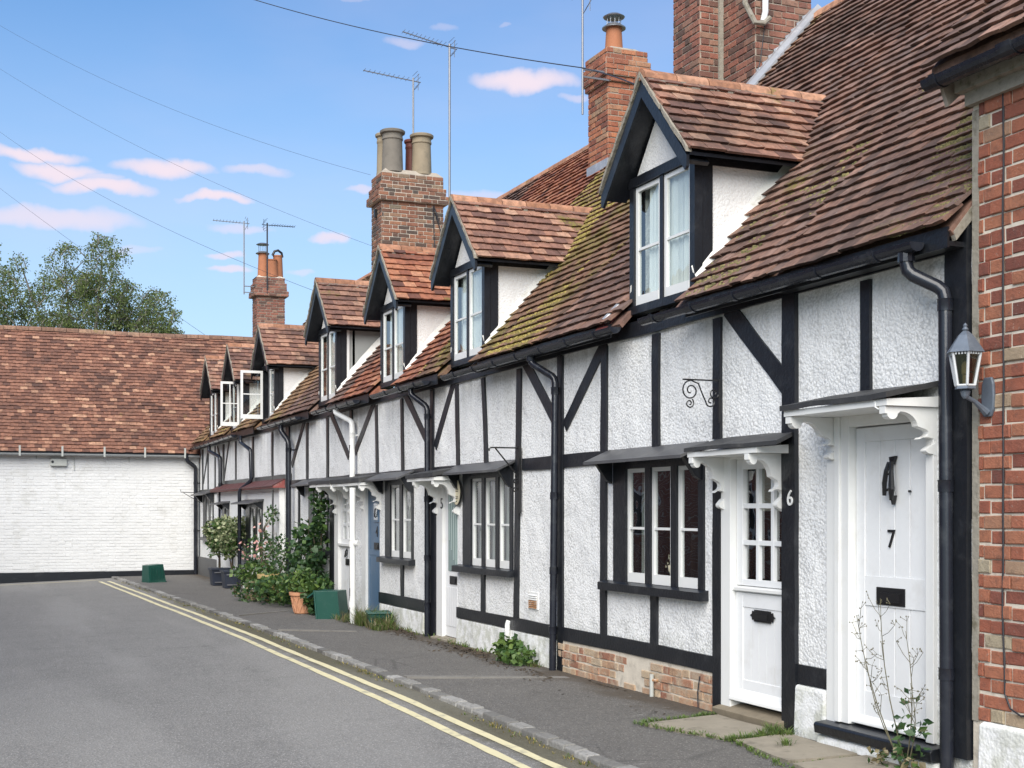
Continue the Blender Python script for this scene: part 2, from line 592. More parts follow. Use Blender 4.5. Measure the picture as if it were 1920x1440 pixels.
def lay_tiles(parent, O, u, s, n, ulen, slen, mat, keep=None, nobj=200, vis=None, width=.168, gauge=.125, wave=.02, s0=0.0, roww=.012):
    if mat.name not in TV:
        TV[mat.name] = tile_variants(mat, mat.name)
    var = TV[mat.name]
    O, u, s, n = Vector(O), Vector(u), Vector(s), Vector(n)
    tiles = []
    rows = int(slen / gauge)
    for r in range(rows):
        s_ = s0 + r * gauge
        off = (r % 2) * width / 2 + rr(-.015, .015)
        c = -width + off
        while c < ulen:
            a, b = max(c, 0), min(c + width, ulen)
            c += width
            if b - a < .035: continue
            uc = (a + b) / 2
            if keep and not keep(uc, s_ + gauge / 2): continue
            wv = noise.noise(Vector((uc * .55 + O.x, s_ * .5 + O.y, 3.1)))
            w2 = noise.noise(Vector((uc * 1.1 + O.y, r * .21, 7.7)))
            P = O + u * uc + s * (s_ + w2 * roww + rr(-.007, .007)) + n * (wv * wave + rr(0, .007) + .004)
            rz = rr(-.022, .022)
            k = random.randrange(5)
            tiles.append((P, rz, (b - a) * rr(.975, .995), k, rr(-.012, .012)))
    base = Matrix((u, s, n)).transposed()
    cand = []
    if nobj:
        cp = Vector((-EYE_D, 0, EYE_H))
        for i, t in enumerate(tiles):
            if inview(t[0]) and (vis is None or vis(t[0])):
                cand.append(((t[0] - cp).length, i))
        cand.sort()
    chosen = {i for _, i in cand[:nobj]}
    mb = MB()
    for i, (P, rz, w, k, rx) in enumerate(tiles):
        M = base @ Matrix.Rotation(rz, 3, 'Z') @ Matrix.Rotation(rx, 3, 'Y')
        if i in chosen:
            mkobj('roof_tile', var[k][0], parent, P, M.to_euler(), (w, 1, 1))
        else:
            mb.add([P + M @ Vector((v[0] * w, v[1], v[2])) for v in var[k][1]], var[k][2])
    if mb.v:
        mb.build('roof_tiles', mat, parent, kind='stuff')


BV = {}


def brick_variants(mat):
    out = []
    for k in range(4):
        random.seed(300 + k)
        c = .006
        def j(): return rr(-.0025, .0025)
        vs = [(-.5, 0, -.5), (.5, 0, -.5), (.5, 0, .5), (-.5, 0, .5)]
        fr = [(-.5 + .03, 0, -.5 + .09), (.5 - .03, 0, -.5 + .09), (.5 - .03, 0, .5 - .09), (-.5 + .03, 0, .5 - .09)]
        vs = [(x, -.02, z) for x, _, z in vs] + [(x * .995 + j() * 2, .002, z * .97 + j() * 10) for x, _, z in vs] + [(x + j() * 3, .0055 + j() * .6, z + j() * 10) for x, _, z in fr]
        fs = []
        for a in (0, 4):
            for i in range(4):
                i2 = (i + 1) % 4
                fs.append((a + i, a + i2, a + 4 + i2, a + 4 + i))
        fs.append((8, 9, 10, 11))
        me = bpy.data.meshes.new('brick')
        me.from_pydata(vs, [], fs)
        me.materials.append(mat)
        out.append((me, vs, fs))
    return out


def lay_bricks(parent, O, u, n, ulen, zlen, mat, nobj=150, keep=None, rowh=.075, bl=.225, joint=.010, jit=1.0, flemish=True, phase=0, name='brick'):
    """bricks on a vertical face; local x along u, y along the outward normal n, z up"""
    if mat.name not in BV:
        BV[mat.name] = brick_variants(mat)
        random.seed(sum(map(ord, mat.name)))
    var = BV[mat.name]
    O, u, n = Vector(O), Vector(u), Vector(n)
    base = Matrix((u, n, Vector((0, 0, 1)))).transposed()
    if base.determinant() < 0:
        u = -u
        O = O - u * ulen
        base = Matrix((u, n, Vector((0, 0, 1)))).transposed()
    L = []
    for r in range(int(round(zlen / rowh))):
        c = -(bl * .75 if (r + phase) % 2 else 0) + rr(-.004, .004)
        k = 0
        while c < ulen:
            w = bl if (k % 2 == 0 or not flemish) else bl / 2
            k += 1
            a, b = max(c, 0), min(c + w, ulen)
            c += w
            if b - a < .03: continue
            uc, zc = (a + b) / 2, (r + .5) * rowh
            if keep and not keep(uc, zc): continue
            P = O + u * uc + Vector((0, 0, zc + rr(-.002, .002) * jit)) + n * rr(-.002, .004) * jit
            L.append((P, b - a - joint * rr(.8, 1.3), (rowh - joint * rr(.8, 1.4)), rr(-.008, .008) * jit, random.randrange(4)))
    cp = Vector((-EYE_D, 0, EYE_H))
    cand = sorted(((t[0] - cp).length, i) for i, t in enumerate(L) if inview(t[0], 20)) if nobj else []
    chosen = {i for _, i in cand[:nobj]}
    mb = MB()
    for i, (P, w, h, ry, k) in enumerate(L):
        M = base @ Matrix.Rotation(ry, 3, 'Y')
        if i in chosen:
            mkobj(name, var[k][0], parent, P, M.to_euler(), (w, 1, h))
        else:
            mb.add([P + M @ Vector((v[0] * w, v[1], v[2] * h)) for v in var[k][1]], var[k][2])
    if mb.v:
        mb.build('brickwork', mat, parent, kind='stuff')


def text_obj(s, size, mat, parent, loc, facing='-X', name='number', depth=.004, sx=1.0, label=None):
    cu = bpy.data.curves.new('t', 'FONT')
    cu.body = s
    cu.size = size
    cu.extrude = depth
    cu.align_x = 'CENTER'
    cu.align_y = 'CENTER'
    tmp = bpy.data.objects.new('t', cu)
    COL.objects.link(tmp)
    bpy.context.view_layer.update()
    me = bpy.data.meshes.new_from_object(tmp.evaluated_get(bpy.context.evaluated_depsgraph_get()))
    bpy.data.objects.remove(tmp)
    me.materials.clear()
    me.materials.append(mat)
    # reader looks toward +X: text x axis runs to -Y
    M = Matrix(((0, 0, -1), (-1, 0, 0), (0, 1, 0)))
    o = mkobj(name, me, parent, loc, M.to_euler(), (sx, 1, 1))
    if label: o['label'] = label
    return o


# ------------------------------------------------------------------ sky with small fair-weather clouds
w = bpy.data.worlds.new('World')
sc.world = w
w.use_nodes = True
k = NT(w.node_tree)
out = k.n('ShaderNodeOutputWorld')
bg = k.n('ShaderNodeBackground')
k.L(bg.outputs[0], out.inputs[0])
sky = k.n('ShaderNodeTexSky', sky_type='NISHITA')
sky.sun_disc = False
sky.sun_elevation = EL
sky.sun_rotation = AZ
sky.air_density = 1.0
sky.dust_density = .6
sky.ozone_density = 2.2
tc = k.n('ShaderNodeTexCoord').outputs['Generated']
sx, sy, sz = k.sep(tc)
hor = k.math('SQRT', k.math('ADD', k.math('MULTIPLY', sx, sx), k.math('MULTIPLY', sy, sy)))
az = k.math('ARCTAN2', sx, sy)
el = k.math('DIVIDE', sz, k.math('MAXIMUM', hor, .02))
dn = k.n('ShaderNodeTexNoise')
k.L(tc, dn.inputs['Vector'])
dn.inputs['Scale'].default_value = 34
dn.inputs['Detail'].default_value = 5
dcol = k.n('ShaderNodeSeparateColor')
k.L(dn.outputs['Color'], dcol.inputs[0])
az2 = k.math('ADD', az, k.math('MULTIPLY', k.math('SUBTRACT', dcol.outputs[0], .5), .034))
el2 = k.math('ADD', el, k.math('MULTIPLY', k.math('SUBTRACT', dcol.outputs[1], .5), .020))
CL = [(60, 288, 85, 13, 1), (108, 320, 66, 16, 1), (302, 314, 76, 17, 1), (190, 353, 92, 14, 1), (180, 336, 40, 9, .6), (410, 371, 58, 9, 1), (95, 408, 150, 20, .75),
      (478, 322, 66, 12, .6), (982, 150, 95, 20, 1), (622, 447, 30, 10, .8), (455, 430, 60, 9, .5), (418, 476, 32, 7, .7), (432, 506, 40, 8, .75), (680, 352, 26, 8, .6),
      (755, 78, 36, 10, .45), (1080, 186, 30, 9, .5), (560, 512, 30, 6, .4), (900, 368, 70, 10, .45), (250, 470, 50, 8, .35), (960, 50, 16, 5, .3), (830, 50, 30, 8, .3), (650, 0, 60, 6, .3)]
mask = None
for px, py, aw, ah, st in CL:
    a = TH + math.atan((px - 960) / FPX)
    e = (HZ - py) / math.hypot(px - 960, FPX)
    qx = k.math('DIVIDE', k.math('SUBTRACT', az2, a), aw / FPX * 1.08)
    qy = k.math('DIVIDE', k.math('SUBTRACT', el2, e), ah / FPX * 1.05)
    q = k.math('ADD', k.math('MULTIPLY', qx, qx), k.math('MULTIPLY', qy, qy))
    v = k.math('MULTIPLY', k.sstep(q, 1.5, .0), st)
    mask = v if mask is None else k.math('MAXIMUM', mask, v)
# the same kind of sparse cloud over the rest of the sky
gv = k.n('ShaderNodeCombineXYZ')
k.L(k.math('MULTIPLY', az, 4.0), gv.inputs[0])
k.L(k.math('MULTIPLY', el, 16.0), gv.inputs[1])
gen = k.math('MULTIPLY', k.sstep(k.noise(gv.outputs[0], 1.6, 5, .5), .60, .78), k.sstep(k.math('ABSOLUTE', k.math('SUBTRACT', az, .38)), .42, .6))
gen = k.math('MULTIPLY', gen, k.sstep(el, .02, .1))
mask = k.math('MAXIMUM', mask, k.math('MULTIPLY', gen, .7))
veil = k.math('MULTIPLY', k.sstep(k.noise(k.scale(tc, (1, 1, 3)), 2.6, 5, .5), .42, .75), .16)
mask = k.math('MAXIMUM', mask, veil)
skc = k.mix(1.0, sky.outputs[0], (.69, .97, 1.18), 'MULTIPLY')
hz = k.math('MULTIPLY', k.sstep(el, .44, .04), .58)
skc = k.mix(hz, skc, (4.45, 5.1, 5.8))
colr = k.mix(mask, skc, (5.9, 5.15, 5.8))
k.L(colr, bg.inputs[0])
bg.inputs[1].default_value = SKY_STRENGTH

# ------------------------------------------------------------------ ground, road, pavement, kerb
KX = [(-60, -1.90), (-6, -1.86), (5, -1.76), (7.4, -1.70), (11.4, -1.64), (17.5, -1.68), (22, -1.78), (27, -1.92), (32, -2.05), (34.2, -2.12)]


def kx(y):
    for (a, xa), (b, xb) in zip(KX, KX[1:]):
        if y <= b:
            f = max(0, min(1, (y - a) / (b - a)))
            return xa + (xb - xa) * f
    return KX[-1][1]


def road_z(x, y):
    return -.05 - max(0, (kx(y) - x)) * .035 + .006 * noise.noise(Vector((x * .5, y * .35, 1)))


def pave_z(x, y):
    return -.022 * min(1, max(0, x / kx(y))) + .007 * noise.noise(Vector((x * 1.3, y * .8, 5)))


def asphalt(name, c0, c1, moss):
    m, k = newmat(name)
    n = k.noise(k.pos, 1.1, 5, .6)
    c = k.mix(n, c0, c1)
    sp = k.voro(k.pos, 46)
    c = k.mix(k.math('MULTIPLY', k.sstep(sp, .34, .08), .8), c, tuple(min(1, v * 2.4) for v in c1))
    f = k.noise(k.pos, 62, 3, .65)
    c = k.mix(k.math('MULTIPLY', k.sstep(f, .52, .70), .65), c, tuple(v * .35 for v in c0))
    c = k.mix(k.math('MULTIPLY', k.sstep(k.noise(k.pos, 24, 3, .6), .45, .70), .35), c, tuple(v * .5 for v in c0))
    crk = k.n('ShaderNodeTexVoronoi', feature='DISTANCE_TO_EDGE')
    k.L(k.scale(k.pos, (1, .55, 1)), crk.inputs['Vector'])
    crk.inputs['Scale'].default_value = .9
    ck = 0.0 if moss == 'road' else k.math('MULTIPLY', k.sstep(k.math('ADD', crk.outputs[0], k.math('MULTIPLY', k.noise(k.pos, 6, 3), .02)), .022, .012), k.sstep(k.noise(k.pos, .5, 2), .5, .6))
    c = k.mix(k.math('MULTIPLY', ck, .35), c, (.03, .028, .025))
    pt = k.sstep(k.noise(k.pos, 2.8, 5, .6), .60, .64)
    c = k.mix(k.math('MULTIPLY', pt, .15), c, tuple(v * .55 for v in c0))
    x, y, z = k.sep(k.pos)
    if moss == 'road':
        # silt and moss caught against the kerb
        e = k.sstep(k.math('ADD', x, k.math('MULTIPLY', k.noise(k.pos, 3.2, 5, .65), .34)), -1.97, -1.74)
        c = k.mix(k.math('MULTIPLY', e, .92), c, k.mix(k.noise(k.pos, 16, 4), (.045, .042, .022), (.13, .115, .065)))
        st = k.sstep(k.noise(k.scale(k.pos, (.9, .12, 1)), 1.2, 4, .5), .44, .62)
        oil = k.sstep(k.noise(k.pos, 1.7, 5, .6), .62, .72)
        c = k.mix(k.math('MULTIPLY', oil, .32), c, tuple(v * .45 for v in c0))
        c = k.mix(k.math('MULTIPLY', st, .25), c, tuple(v * 1.35 for v in c1))
    else:
        e = k.sstep(k.math('ADD', x, k.math('MULTIPLY', k.noise(k.scale(k.pos, (1, .6, 1)), 2.6, 5, .65), .8)), -.10, .26)
        c = k.mix(k.math('MULTIPLY', e, .85), c, k.mix(k.noise(k.pos, 18, 4), (.035, .028, .02), (.10, .075, .05)))
        st = k.sstep(k.noise(k.pos, 5.5, 4, .6), .66, .72)
        c = k.mix(k.math('MULTIPLY', st, .5), c, (.30, .29, .27))
    k.put(k.b.inputs['Base Color'], c)
    k.b.inputs['Roughness'].default_value = .88
    h = k.math('ADD', k.math('MULTIPLY', k.math('SUBTRACT', 1, sp), .6), k.math('MULTIPLY', f, .8))
    k.L(k.bump(h, 1.0, .012), k.b.inputs['Normal'])
    return m


ROADM = asphalt('road_asphalt', (.170, .164, .154), (.235, .227, .213), 'road')
PAVEM = asphalt('pavement_asphalt', (.098, .092, .084), (.155, .146, .133), 'pave')
GROUNDM = simple('far_ground', (.10, .12, .06), .95, .3, .3)
SLABM = simple('stone_slab', (.25, .22, .17), .9, .25, 5, .006, 40, dirt=(.10, .085, .06), dirt_amt=.75)
STRIPM = simple('grey_concrete', (.17, .16, .145), .9, .25, 6, .004, 40, dirt=(.09, .085, .075), dirt_amt=.8)
KERBM, kk = newmat('granite_sett')
kc = kk.ramp(rndid(kk), [(0, (.13, .125, .115)), (.5, (.24, .232, .215)), (1, (.36, .35, .33))])
kc = kk.mix(kk.math('MULTIPLY', kk.sstep(kk.noise(kk.pos, 30, 4, .7), .45, .7), .6), kc, (.10, .095, .085))
kk.put(kk.b.inputs['Base Color'], kc)
kk.b.inputs['Roughness'].default_value = .85
kk.L(kk.bump(kk.noise(kk.pos, 45, 4), .9, .01), kk.b.inputs['Normal'])


def sheet(name, xs_of, ys, zf, mat, kind='structure'):
    vs, fs = [], []
    for y in ys:
        for x in xs_of(y):
            vs.append((x, y, zf(x, y)))
    n = len(xs_of(ys[0]))
    for j in range(len(ys) - 1):
        for i in range(n - 1):
            a = j * n + i
            fs.append((a, a + 1, a + n + 1, a + n))
    return MB().add(vs, fs).build(name, mat, None, smooth=True, kind=kind)


g = MB().add([(-1500, -600, -.9), (1500, -600, -.9), (1500, 2400, -.9), (-1500, 2400, -.9)], [(0, 1, 2, 3)]).build('ground', GROUNDM, kind='structure')
YS = [-60, -30, -12, -6, -2, 1, 3] + [4 + i * .35 for i in range(87)]
YS = [y for y in YS if y < 34.1] + [34.15]
sheet('road', lambda y: [-8.6, -7.6, -6.6, -5.8, -5.2, -4.6, -4.0, -3.5, -3.0, -2.6, -2.3, kx(y) - .25, kx(y) + .06], YS, road_z, ROADM)
sheet('pavement', lambda y: [kx(y) + .045 + (.3 - kx(y) - .045) * i / 9 for i in range(10)], YS, pave_z, PAVEM)

kerb = thing('kerb', (kx(10), 10, 0), None, None)
kerb['kind'] = 'structure'
KV = []
for q in range(5):
    random.seed(40 + q)
    mb = MB().box(-.055, .055, -.5, .5, -.12, 0)
    mb.v = [(x + rr(-.006, .006), y * (1 if z < -.05 else .96), z + rr(-.006, .005)) for x, y, z in mb.v]
    me = bpy.data.meshes.new('sett')
    me.from_pydata(mb.v, [], mb.f)
    me.materials.append(KERBM)
    KV.append(me)
random.seed(11)
y = 4.0
nk = 0
stuffk = MB()
while y < 34:
    L = rr(.17, .30)
    yc = y + L / 2
    x = kx(yc) + rr(-.008, .008)
    o = mkobj('sett', KV[random.randrange(5)], kerb, (x, yc, .004 + rr(-.007, .006) - .012), (rr(-.02, .02), rr(-.06, .02), rr(-.03, .03) - (kx(yc + .3) - kx(yc - .3)) / .6), (1, L - .012, 1))
    b = o.modifiers.new('bevel', 'BEVEL') if yc < 14 else None
    if b:
        b.width = .012; b.segments = 2
    y += L + rr(.002, .012)
    nk += 1


# painted lines on the road
def line_strip(name, path, wd, label):
    vs, fs = [], []
    for i, (x, y, nx, ny) in enumerate(path):
        j1, j2 = rr(-.006, .006), rr(-.006, .006)
        for sd, jj in ((-1, j1), (0, 0), (1, j2)):
            X, Y_ = x + nx * (sd * wd / 2 + jj), y + ny * (sd * wd / 2 + jj)
            vs.append((X, Y_, road_z(X, Y_) + .005))
    for i in range(len(path) - 1):
        for q in range(2):
            a = i * 3 + q
            fs.append((a, a + 3, a + 4, a + 1))
    # keep the faces looking up
    mb = MB().add(vs, fs)
    o = mb.build(name, YPAINT, None, kind='structure')
    if o.data.polygons[0].normal.z < 0:
        o.data.flip_normals()
    return o


yy = [4 + i * .35 for i in range(83)]
line_strip('yellow_line', [(kx(y) - .30, y, 1, 0) for y in yy if y < 33.0], .075, '')
line_strip('yellow_line', [(kx(y) - .49, y, 1, 0) for y in yy if y < 32.9], .075, '')
line_strip('yellow_line', [(-2.5 - i * .3, 33.35 + .0 * i, 0, 1) for i in range(21)], .09, '')

# stone slabs set in the pavement by the near doors
SL = [[(-.10, 9.02), (-.86, 8.86), (-.62, 8.02), (-.10, 8.10)], [(-.10, 8.06), (-.60, 7.97), (-.72, 7.15), (-.12, 7.2)], [(-.12, 7.15), (-.74, 7.1), (-.80, 6.2), (-.12, 6.2)],
      [(-.12, 6.15), (-.82, 6.15), (-.86, 5.1), (-.12, 5.1)]]
pv = bpy.data.objects['pavement']
for q in SL:
    cx_, cy_ = sum(p[0] for p in q) / 4, sum(p[1] for p in q) / 4
    pts = []
    for i in range(4):
        a, b = Vector(q[i]), Vector(q[(i + 1) % 4])
        for f in (0, .25, .5, .75):
            p = a.lerp(b, f)
            p += (Vector((cx_, cy_)) - p) * .035
            pts.append((p.x + rr(-.012, .012), p.y + rr(-.012, .012), -.03))
    MB().prism(pts, (0, 0, .045)).build('paving_slab', SLABM, pv)
MB().prism([(-.16, 11.62, -.03), (-1.58, 12.3, -.03), (-1.58, 12.42, -.03), (-.16, 11.75, -.03)], (0, 0, .030)).build('concrete_strip', STRIPM, pv)
for (ya, yb) in ((17.2, 17.9), (21.2, 20.6)):
    MB().prism([(-.7, ya, -.03), (-1.6, yb, -.03), (-1.6, yb + .09, -.03), (-.7, ya + .09, -.03)], (0, 0, .029)).build('concrete_strip', STRIPM, pv)

# ------------------------------------------------------------------ house builders
ROOF_M = 1.11
ROOFX0, ROOFZ0 = -.15, 3.30
RIDGE_X = 3.3
AP = math.atan(ROOF_M)
CP, SP = math.cos(AP), math.sin(AP)


def zroof(x): return ROOFZ0 + (x - ROOFX0) * ROOF_M


DORM = {}   # yc -> (apex z, eave z)
RHW, RM = .77, 1.07      # half width of a dormer roof, its slope


def dorm_cut(y, x):
    """True where the dormer at this place takes over from the main roof"""
    for yc, za in DORM.items():
        d = abs(y - yc)
        z = zroof(x)
        if d < RHW and za - d * RM > z - .02 and z > za - RHW * RM - .1:
            return True
        if d < .60 and z < za - .6 and z < za:
            return True
    return False


def main_roof(root, y0, y1, mat, nobj=200, deck_lo=None, ridge=RIDGEM, seed=1):
    random.seed(seed)
    deck = MB()
    ycuts = sorted({y0, y1, *[v for yc in DORM for v in (yc - .5, yc + .5) if y0 < v < y1]})
    for a, b in zip(ycuts, ycuts[1:]):
        mid = (a + b) / 2
        isd = any(abs(mid - yc) < .5 for yc in DORM)
        x0 = 1.0 if isd else ROOFX0 - .01
        p = [(x0, a, zroof(x0) - .03), (RIDGE_X, a, zroof(RIDGE_X) - .03), (RIDGE_X, b, zroof(RIDGE_X) - .03), (x0, b, zroof(x0) - .03)]
        deck.prism(p, (.03, 0, -.03))
    zr = zroof(RIDGE_X) - .03
    deck.prism([(RIDGE_X, y0, zr), (RIDGE_X * 2 + .15, y0, ROOFZ0), (RIDGE_X * 2 + .15, y1, ROOFZ0), (RIDGE_X, y1, zr)], (-.03, 0, -.03))
    roof = deck.build('roof', mat, root)
    O = (ROOFX0 - .03, y1, ROOFZ0 - .03)
    L = (RIDGE_X - ROOFX0) / CP

    def keep(u, s):
        return not dorm_cut(y1 - u, ROOFX0 + s * CP)

    def vis(p):
        return True
    lay_tiles(roof, O, (0, -1, 0), (CP, 0, SP), (-SP, 0, CP), y1 - y0, L, mat, keep, nobj, vis)
    # ridge tiles
    n = max(1, int((y1 - y0) / .31))
    st = (y1 - y0) / n
    for i in range(n):
        a = y0 + i * st
        mb = MB()
        pts = []
        for t in range(7):
            w_ = math.pi * t / 6
            pts.append((RIDGE_X - .125 * math.cos(w_), a, zroof(RIDGE_X) - .06 + .115 * math.sin(w_)))
        mb.prism(pts, (0, st - .012, 0))
        o = mb.build('ridge_tile', ridge, roof)
        o.rotation_euler = (rr(-.015, .015), rr(-.03, .03), 0)
    return roof


def shell(root, y0, y1, holes, zb=.0, mat=STUCCO, z1=3.3):
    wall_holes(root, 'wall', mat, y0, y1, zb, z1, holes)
    # plain back and interior floor close the house
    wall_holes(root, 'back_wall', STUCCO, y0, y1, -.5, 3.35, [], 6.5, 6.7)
    MB().box(.22, 6.5, y0, y1, -.05, .02).build('floor', DARKIN, root)
    MB().box(.6, .66, y0 + .005, y1 - .005, .02, 3.0).build('inner_wall', DARKIN, root)


def gutter(root, y0, y1, xg=-.232, z=3.222, r=.056, mat=BLACKP, drop=0.0):
    """half-round gutter with sockets; y0 near end, y1 far end"""
    def arc(y, rr_, zz):
        return [(xg + rr_ * math.cos(math.pi + math.pi * t / 8), y, zz + rr_ * math.sin(math.pi + math.pi * t / 8)) for t in range(9)]
    mb = MB()
    n = max(2, int((y1 - y0) / .6))
    vs, fs = [], []
    rows = []
    for i in range(n + 1):
        y = y0 + (y1 - y0) * i / n
        zz = z + drop * i / n + .006 * noise.noise(Vector((0, y * .7, 2)))
        rows.append(arc(y, r, zz) + list(reversed(arc(y, r - .006, zz))))
    m = len(rows[0])
    for rw in rows: vs += rw
    for i in range(n):
        for j in range(m):
            j2 = (j + 1) % m
            fs.append((i * m + j, i * m + j2, (i + 1) * m + j2, (i + 1) * m + j))
    mb.add(vs, fs)
    for y in (y0, y1):
        zz = z + (drop if y == y1 else 0)
        mb.prism(arc(y, r, zz), (0, .006 if y == y0 else -.006, 0))
    gt = mb.build('gutter', mat, root)
    y = y0 + .35
    k_ = 0
    while y < y1 - .1:
        f = (y - y0) / (y1 - y0)
        zz = z + drop * f
        wdt = .11 if k_ % 3 == 1 else .045
        b = MB()
        a1, a2 = arc(y, r + .012, zz + .006), arc(y, r + .0005, zz + .006)
        b.prism(a1 + list(reversed(a2)), (0, wdt, 0))
        b.build('gutter_bracket', mat, gt)
        k_ += 1
        y += .62
    return gt


def pipe(root, pts, r=.034, mat=BLACKP, collars=(), name='downpipe', brackets=()):
    # round the corners a little
    P = [Vector(p) for p in pts]
    out = [P[0]]
    for i in range(1, len(P) - 1):
        a, b, c = P[i - 1], P[i], P[i + 1]
        d = min(.05, (a - b).length * .4, (c - b).length * .4)
        p1, p2 = b + (a - b).normalized() * d, b + (c - b).normalized() * d
        out += [p1, b * .5 + (p1 + p2) * .25, p2]
    out.append(P[-1])
    dp = MB().tube(out, r, 12).build(name, mat, root, smooth=True)
    x, y = P[-1].x, P[-1].y
    px_, py_ = P[-2].x, P[-2].y
    zt, zb = P[-2].z, P[-1].z
    for c in collars:
        f = (c - zb) / (zt - zb) if zt != zb else 0
        cx, cy = x + (px_ - x) * f, y + (py_ - y) * f
        MB().tube([(cx, cy, c - .035), (cx, cy, c + .03), (cx, cy, c + .036)], [r + .006, r + .006, r + .010], 12).build('pipe_collar', mat, dp, smooth=True)
        MB().box(cx, .01, cy - .012, cy + .012, c - .012, c + .012).build('pipe_bracket', mat, dp)
    return dp


def scroll(parent, y, xo, zt, h, mat=WHITEP, th=.055, mirror=False):
    """shaped hood bracket lying in the X-Z plane at facade position y; xo = reach, zt = top, h = drop"""
    pr = [(0, 0), (-xo, 0), (-xo, -.045)]
    # small scallop, then a long cove, then two lobes down to the foot
    def arcp(cx, cz, rx, rz, a0, a1, n=6):
        return [(cx + rx * math.cos(math.radians(a0 + (a1 - a0) * i / n)), cz + rz * math.sin(math.radians(a0 + (a1 - a0) * i / n))) for i in range(n + 1)]
    pr += arcp(-xo * .86, -.045, xo * .10, .035, 180, 360)
    pr += arcp(-xo * .72, -h * .42, xo * .34, h * .32, 88, 5, 8)
    pr += arcp(-xo * .34, -h * .52, xo * .17, h * .10, 60, -80, 6)[1:]
    pr += arcp(-xo * .20, -h * .70, xo * .17, h * .09, 150, -60, 6)
    pr += arcp(-xo * .10, -h * .88, xo * .12, h * .07, 160, 270, 5)
    pr += [(0, -h)]
    mb = MB().prism([(x, y - th / 2, zt + z) for x, z in pr], (0, th, 0))
    return mb.build('hood_bracket', mat, parent)


def hood(root, y0, y1, zt, reach, brackets, zfront=None, bh=.42, mat=LEADC, white=True, slab=.035, br_reach=None, soffit=True, x_in=0.0):
    """door hood: slightly falling roof slab on shaped brackets. y0 near side"""
    zf = zfront if zfront is not None else zt - .09
    mb = MB()
    N = 6
    top, bot = [], []
    for i in range(N + 1):
        y = y0 + (y1 - y0) * i / N
        j = rr(-.006, .006)
        top += [(-reach + rr(-.006, .006), y, zf + j), (x_in, y, zt + j)]
    vs = top + [(x, y, z - slab) for x, y, z in top]
    fs = []
    m = 2 * (N + 1)
    for i in range(N):
        a = i * 2
        fs += [(a, a + 2, a + 3, a + 1), (a + m, a + 1 + m, a + 3 + m, a + 2 + m), (a, a + m, a + 2 + m, a + 2)]
    fs += [(0, 1, 1 + m, m), (m - 2, 2 * m - 2, 2 * m - 1, m - 1)]
    mb.add(vs, fs)
    h = mb.build('door_hood', HOODM, root)
    if white:
        zz = zf - slab - .002
        MB().prism([(-reach + .02, y0 + .02, zz), (x_in, y0 + .02, zz + (zt - zf) * .3), (x_in, y0 + .02, zz - .04), (-reach + .02, y0 + .02, zz - .04)], (0, y1 - y0 - .04, 0)).build('soffit', WHITEP, h)
        zz -= .042
    for b in brackets:
        scroll(h, b, (br_reach or reach) * .94, zz, bh)
    return h


def canopy(root, y0, y1, zt=2.15, zf=2.045, reach=.27, mat=LEADC):
    """thin sloping weatherboard over a window with timber cheeks"""
    mb = MB()
    mb.prism([(-reach, y0, zf), (-.0, y0 - .0, zt), (-.0, y0, zt - .022), (-reach, y0, zf - .026)], (0, y1 - y0, 0))
    o = mb.build('window_canopy', mat, root)
    for yb in (y0 + .08, y1 - .12):
        MB().prism([(-.02, yb, zt - .06), (-reach * .75, yb, zf - .0), (-.075, yb, zf - .17), (-.02, yb, zf - .20)], (0, .05, 0)).build('canopy_bracket', BLACK, o)
    return o


def glaze(parent, y0, y1, z0, z1, x, bars_h=(), bars_v=(), fr=.045, bot=.085, mat=WHITEP, glass=GLASS, name='casement', th=.035):
    """a white casement in the plane x (front at x): frame, glazing bars and its pane"""
    mb = MB()
    mb.box(x, x + th, y0, y0 + fr, z0, z1)
    mb.box(x, x + th, y1 - fr, y1, z0, z1)
    mb.box(x + .001, x + th - .001, y0 + fr, y1 - fr, z1 - fr, z1)
    mb.box(x - .004, x + th - .001, y0 + fr, y1 - fr, z0, z0 + bot)
    for b in bars_h:
        mb.box(x + .004, x + th - .004, y0 + fr, y1 - fr, b - .011, b + .011)
    zs = [z0 + bot] + sorted(bars_h) + [z1 - fr]
    for b in bars_v:
        mb.box(x + .005, x + th - .005, b - .010, b + .010, z0 + bot, z1 - fr)
    c = mb.build(name, mat, parent)
    return c


def curtain(parent, y0, y1, z0, z1, x, mat=CURT, amp=.018, name='curtain', n=26):
    vs, fs = [], []
    for i in range(n + 1):
        y = y0 + (y1 - y0) * i / n
        dx = amp * math.sin(i * 1.9 + y * 3) + amp * .5 * math.sin(i * .7)
        vs += [(x + dx, y, z0), (x + dx * .5, y, z1)]
    for i in range(n):
        a = i * 2
        fs.append((a, a + 1, a + 3, a + 2))
    return MB().add(vs, fs).build(name, mat, parent, smooth=True)


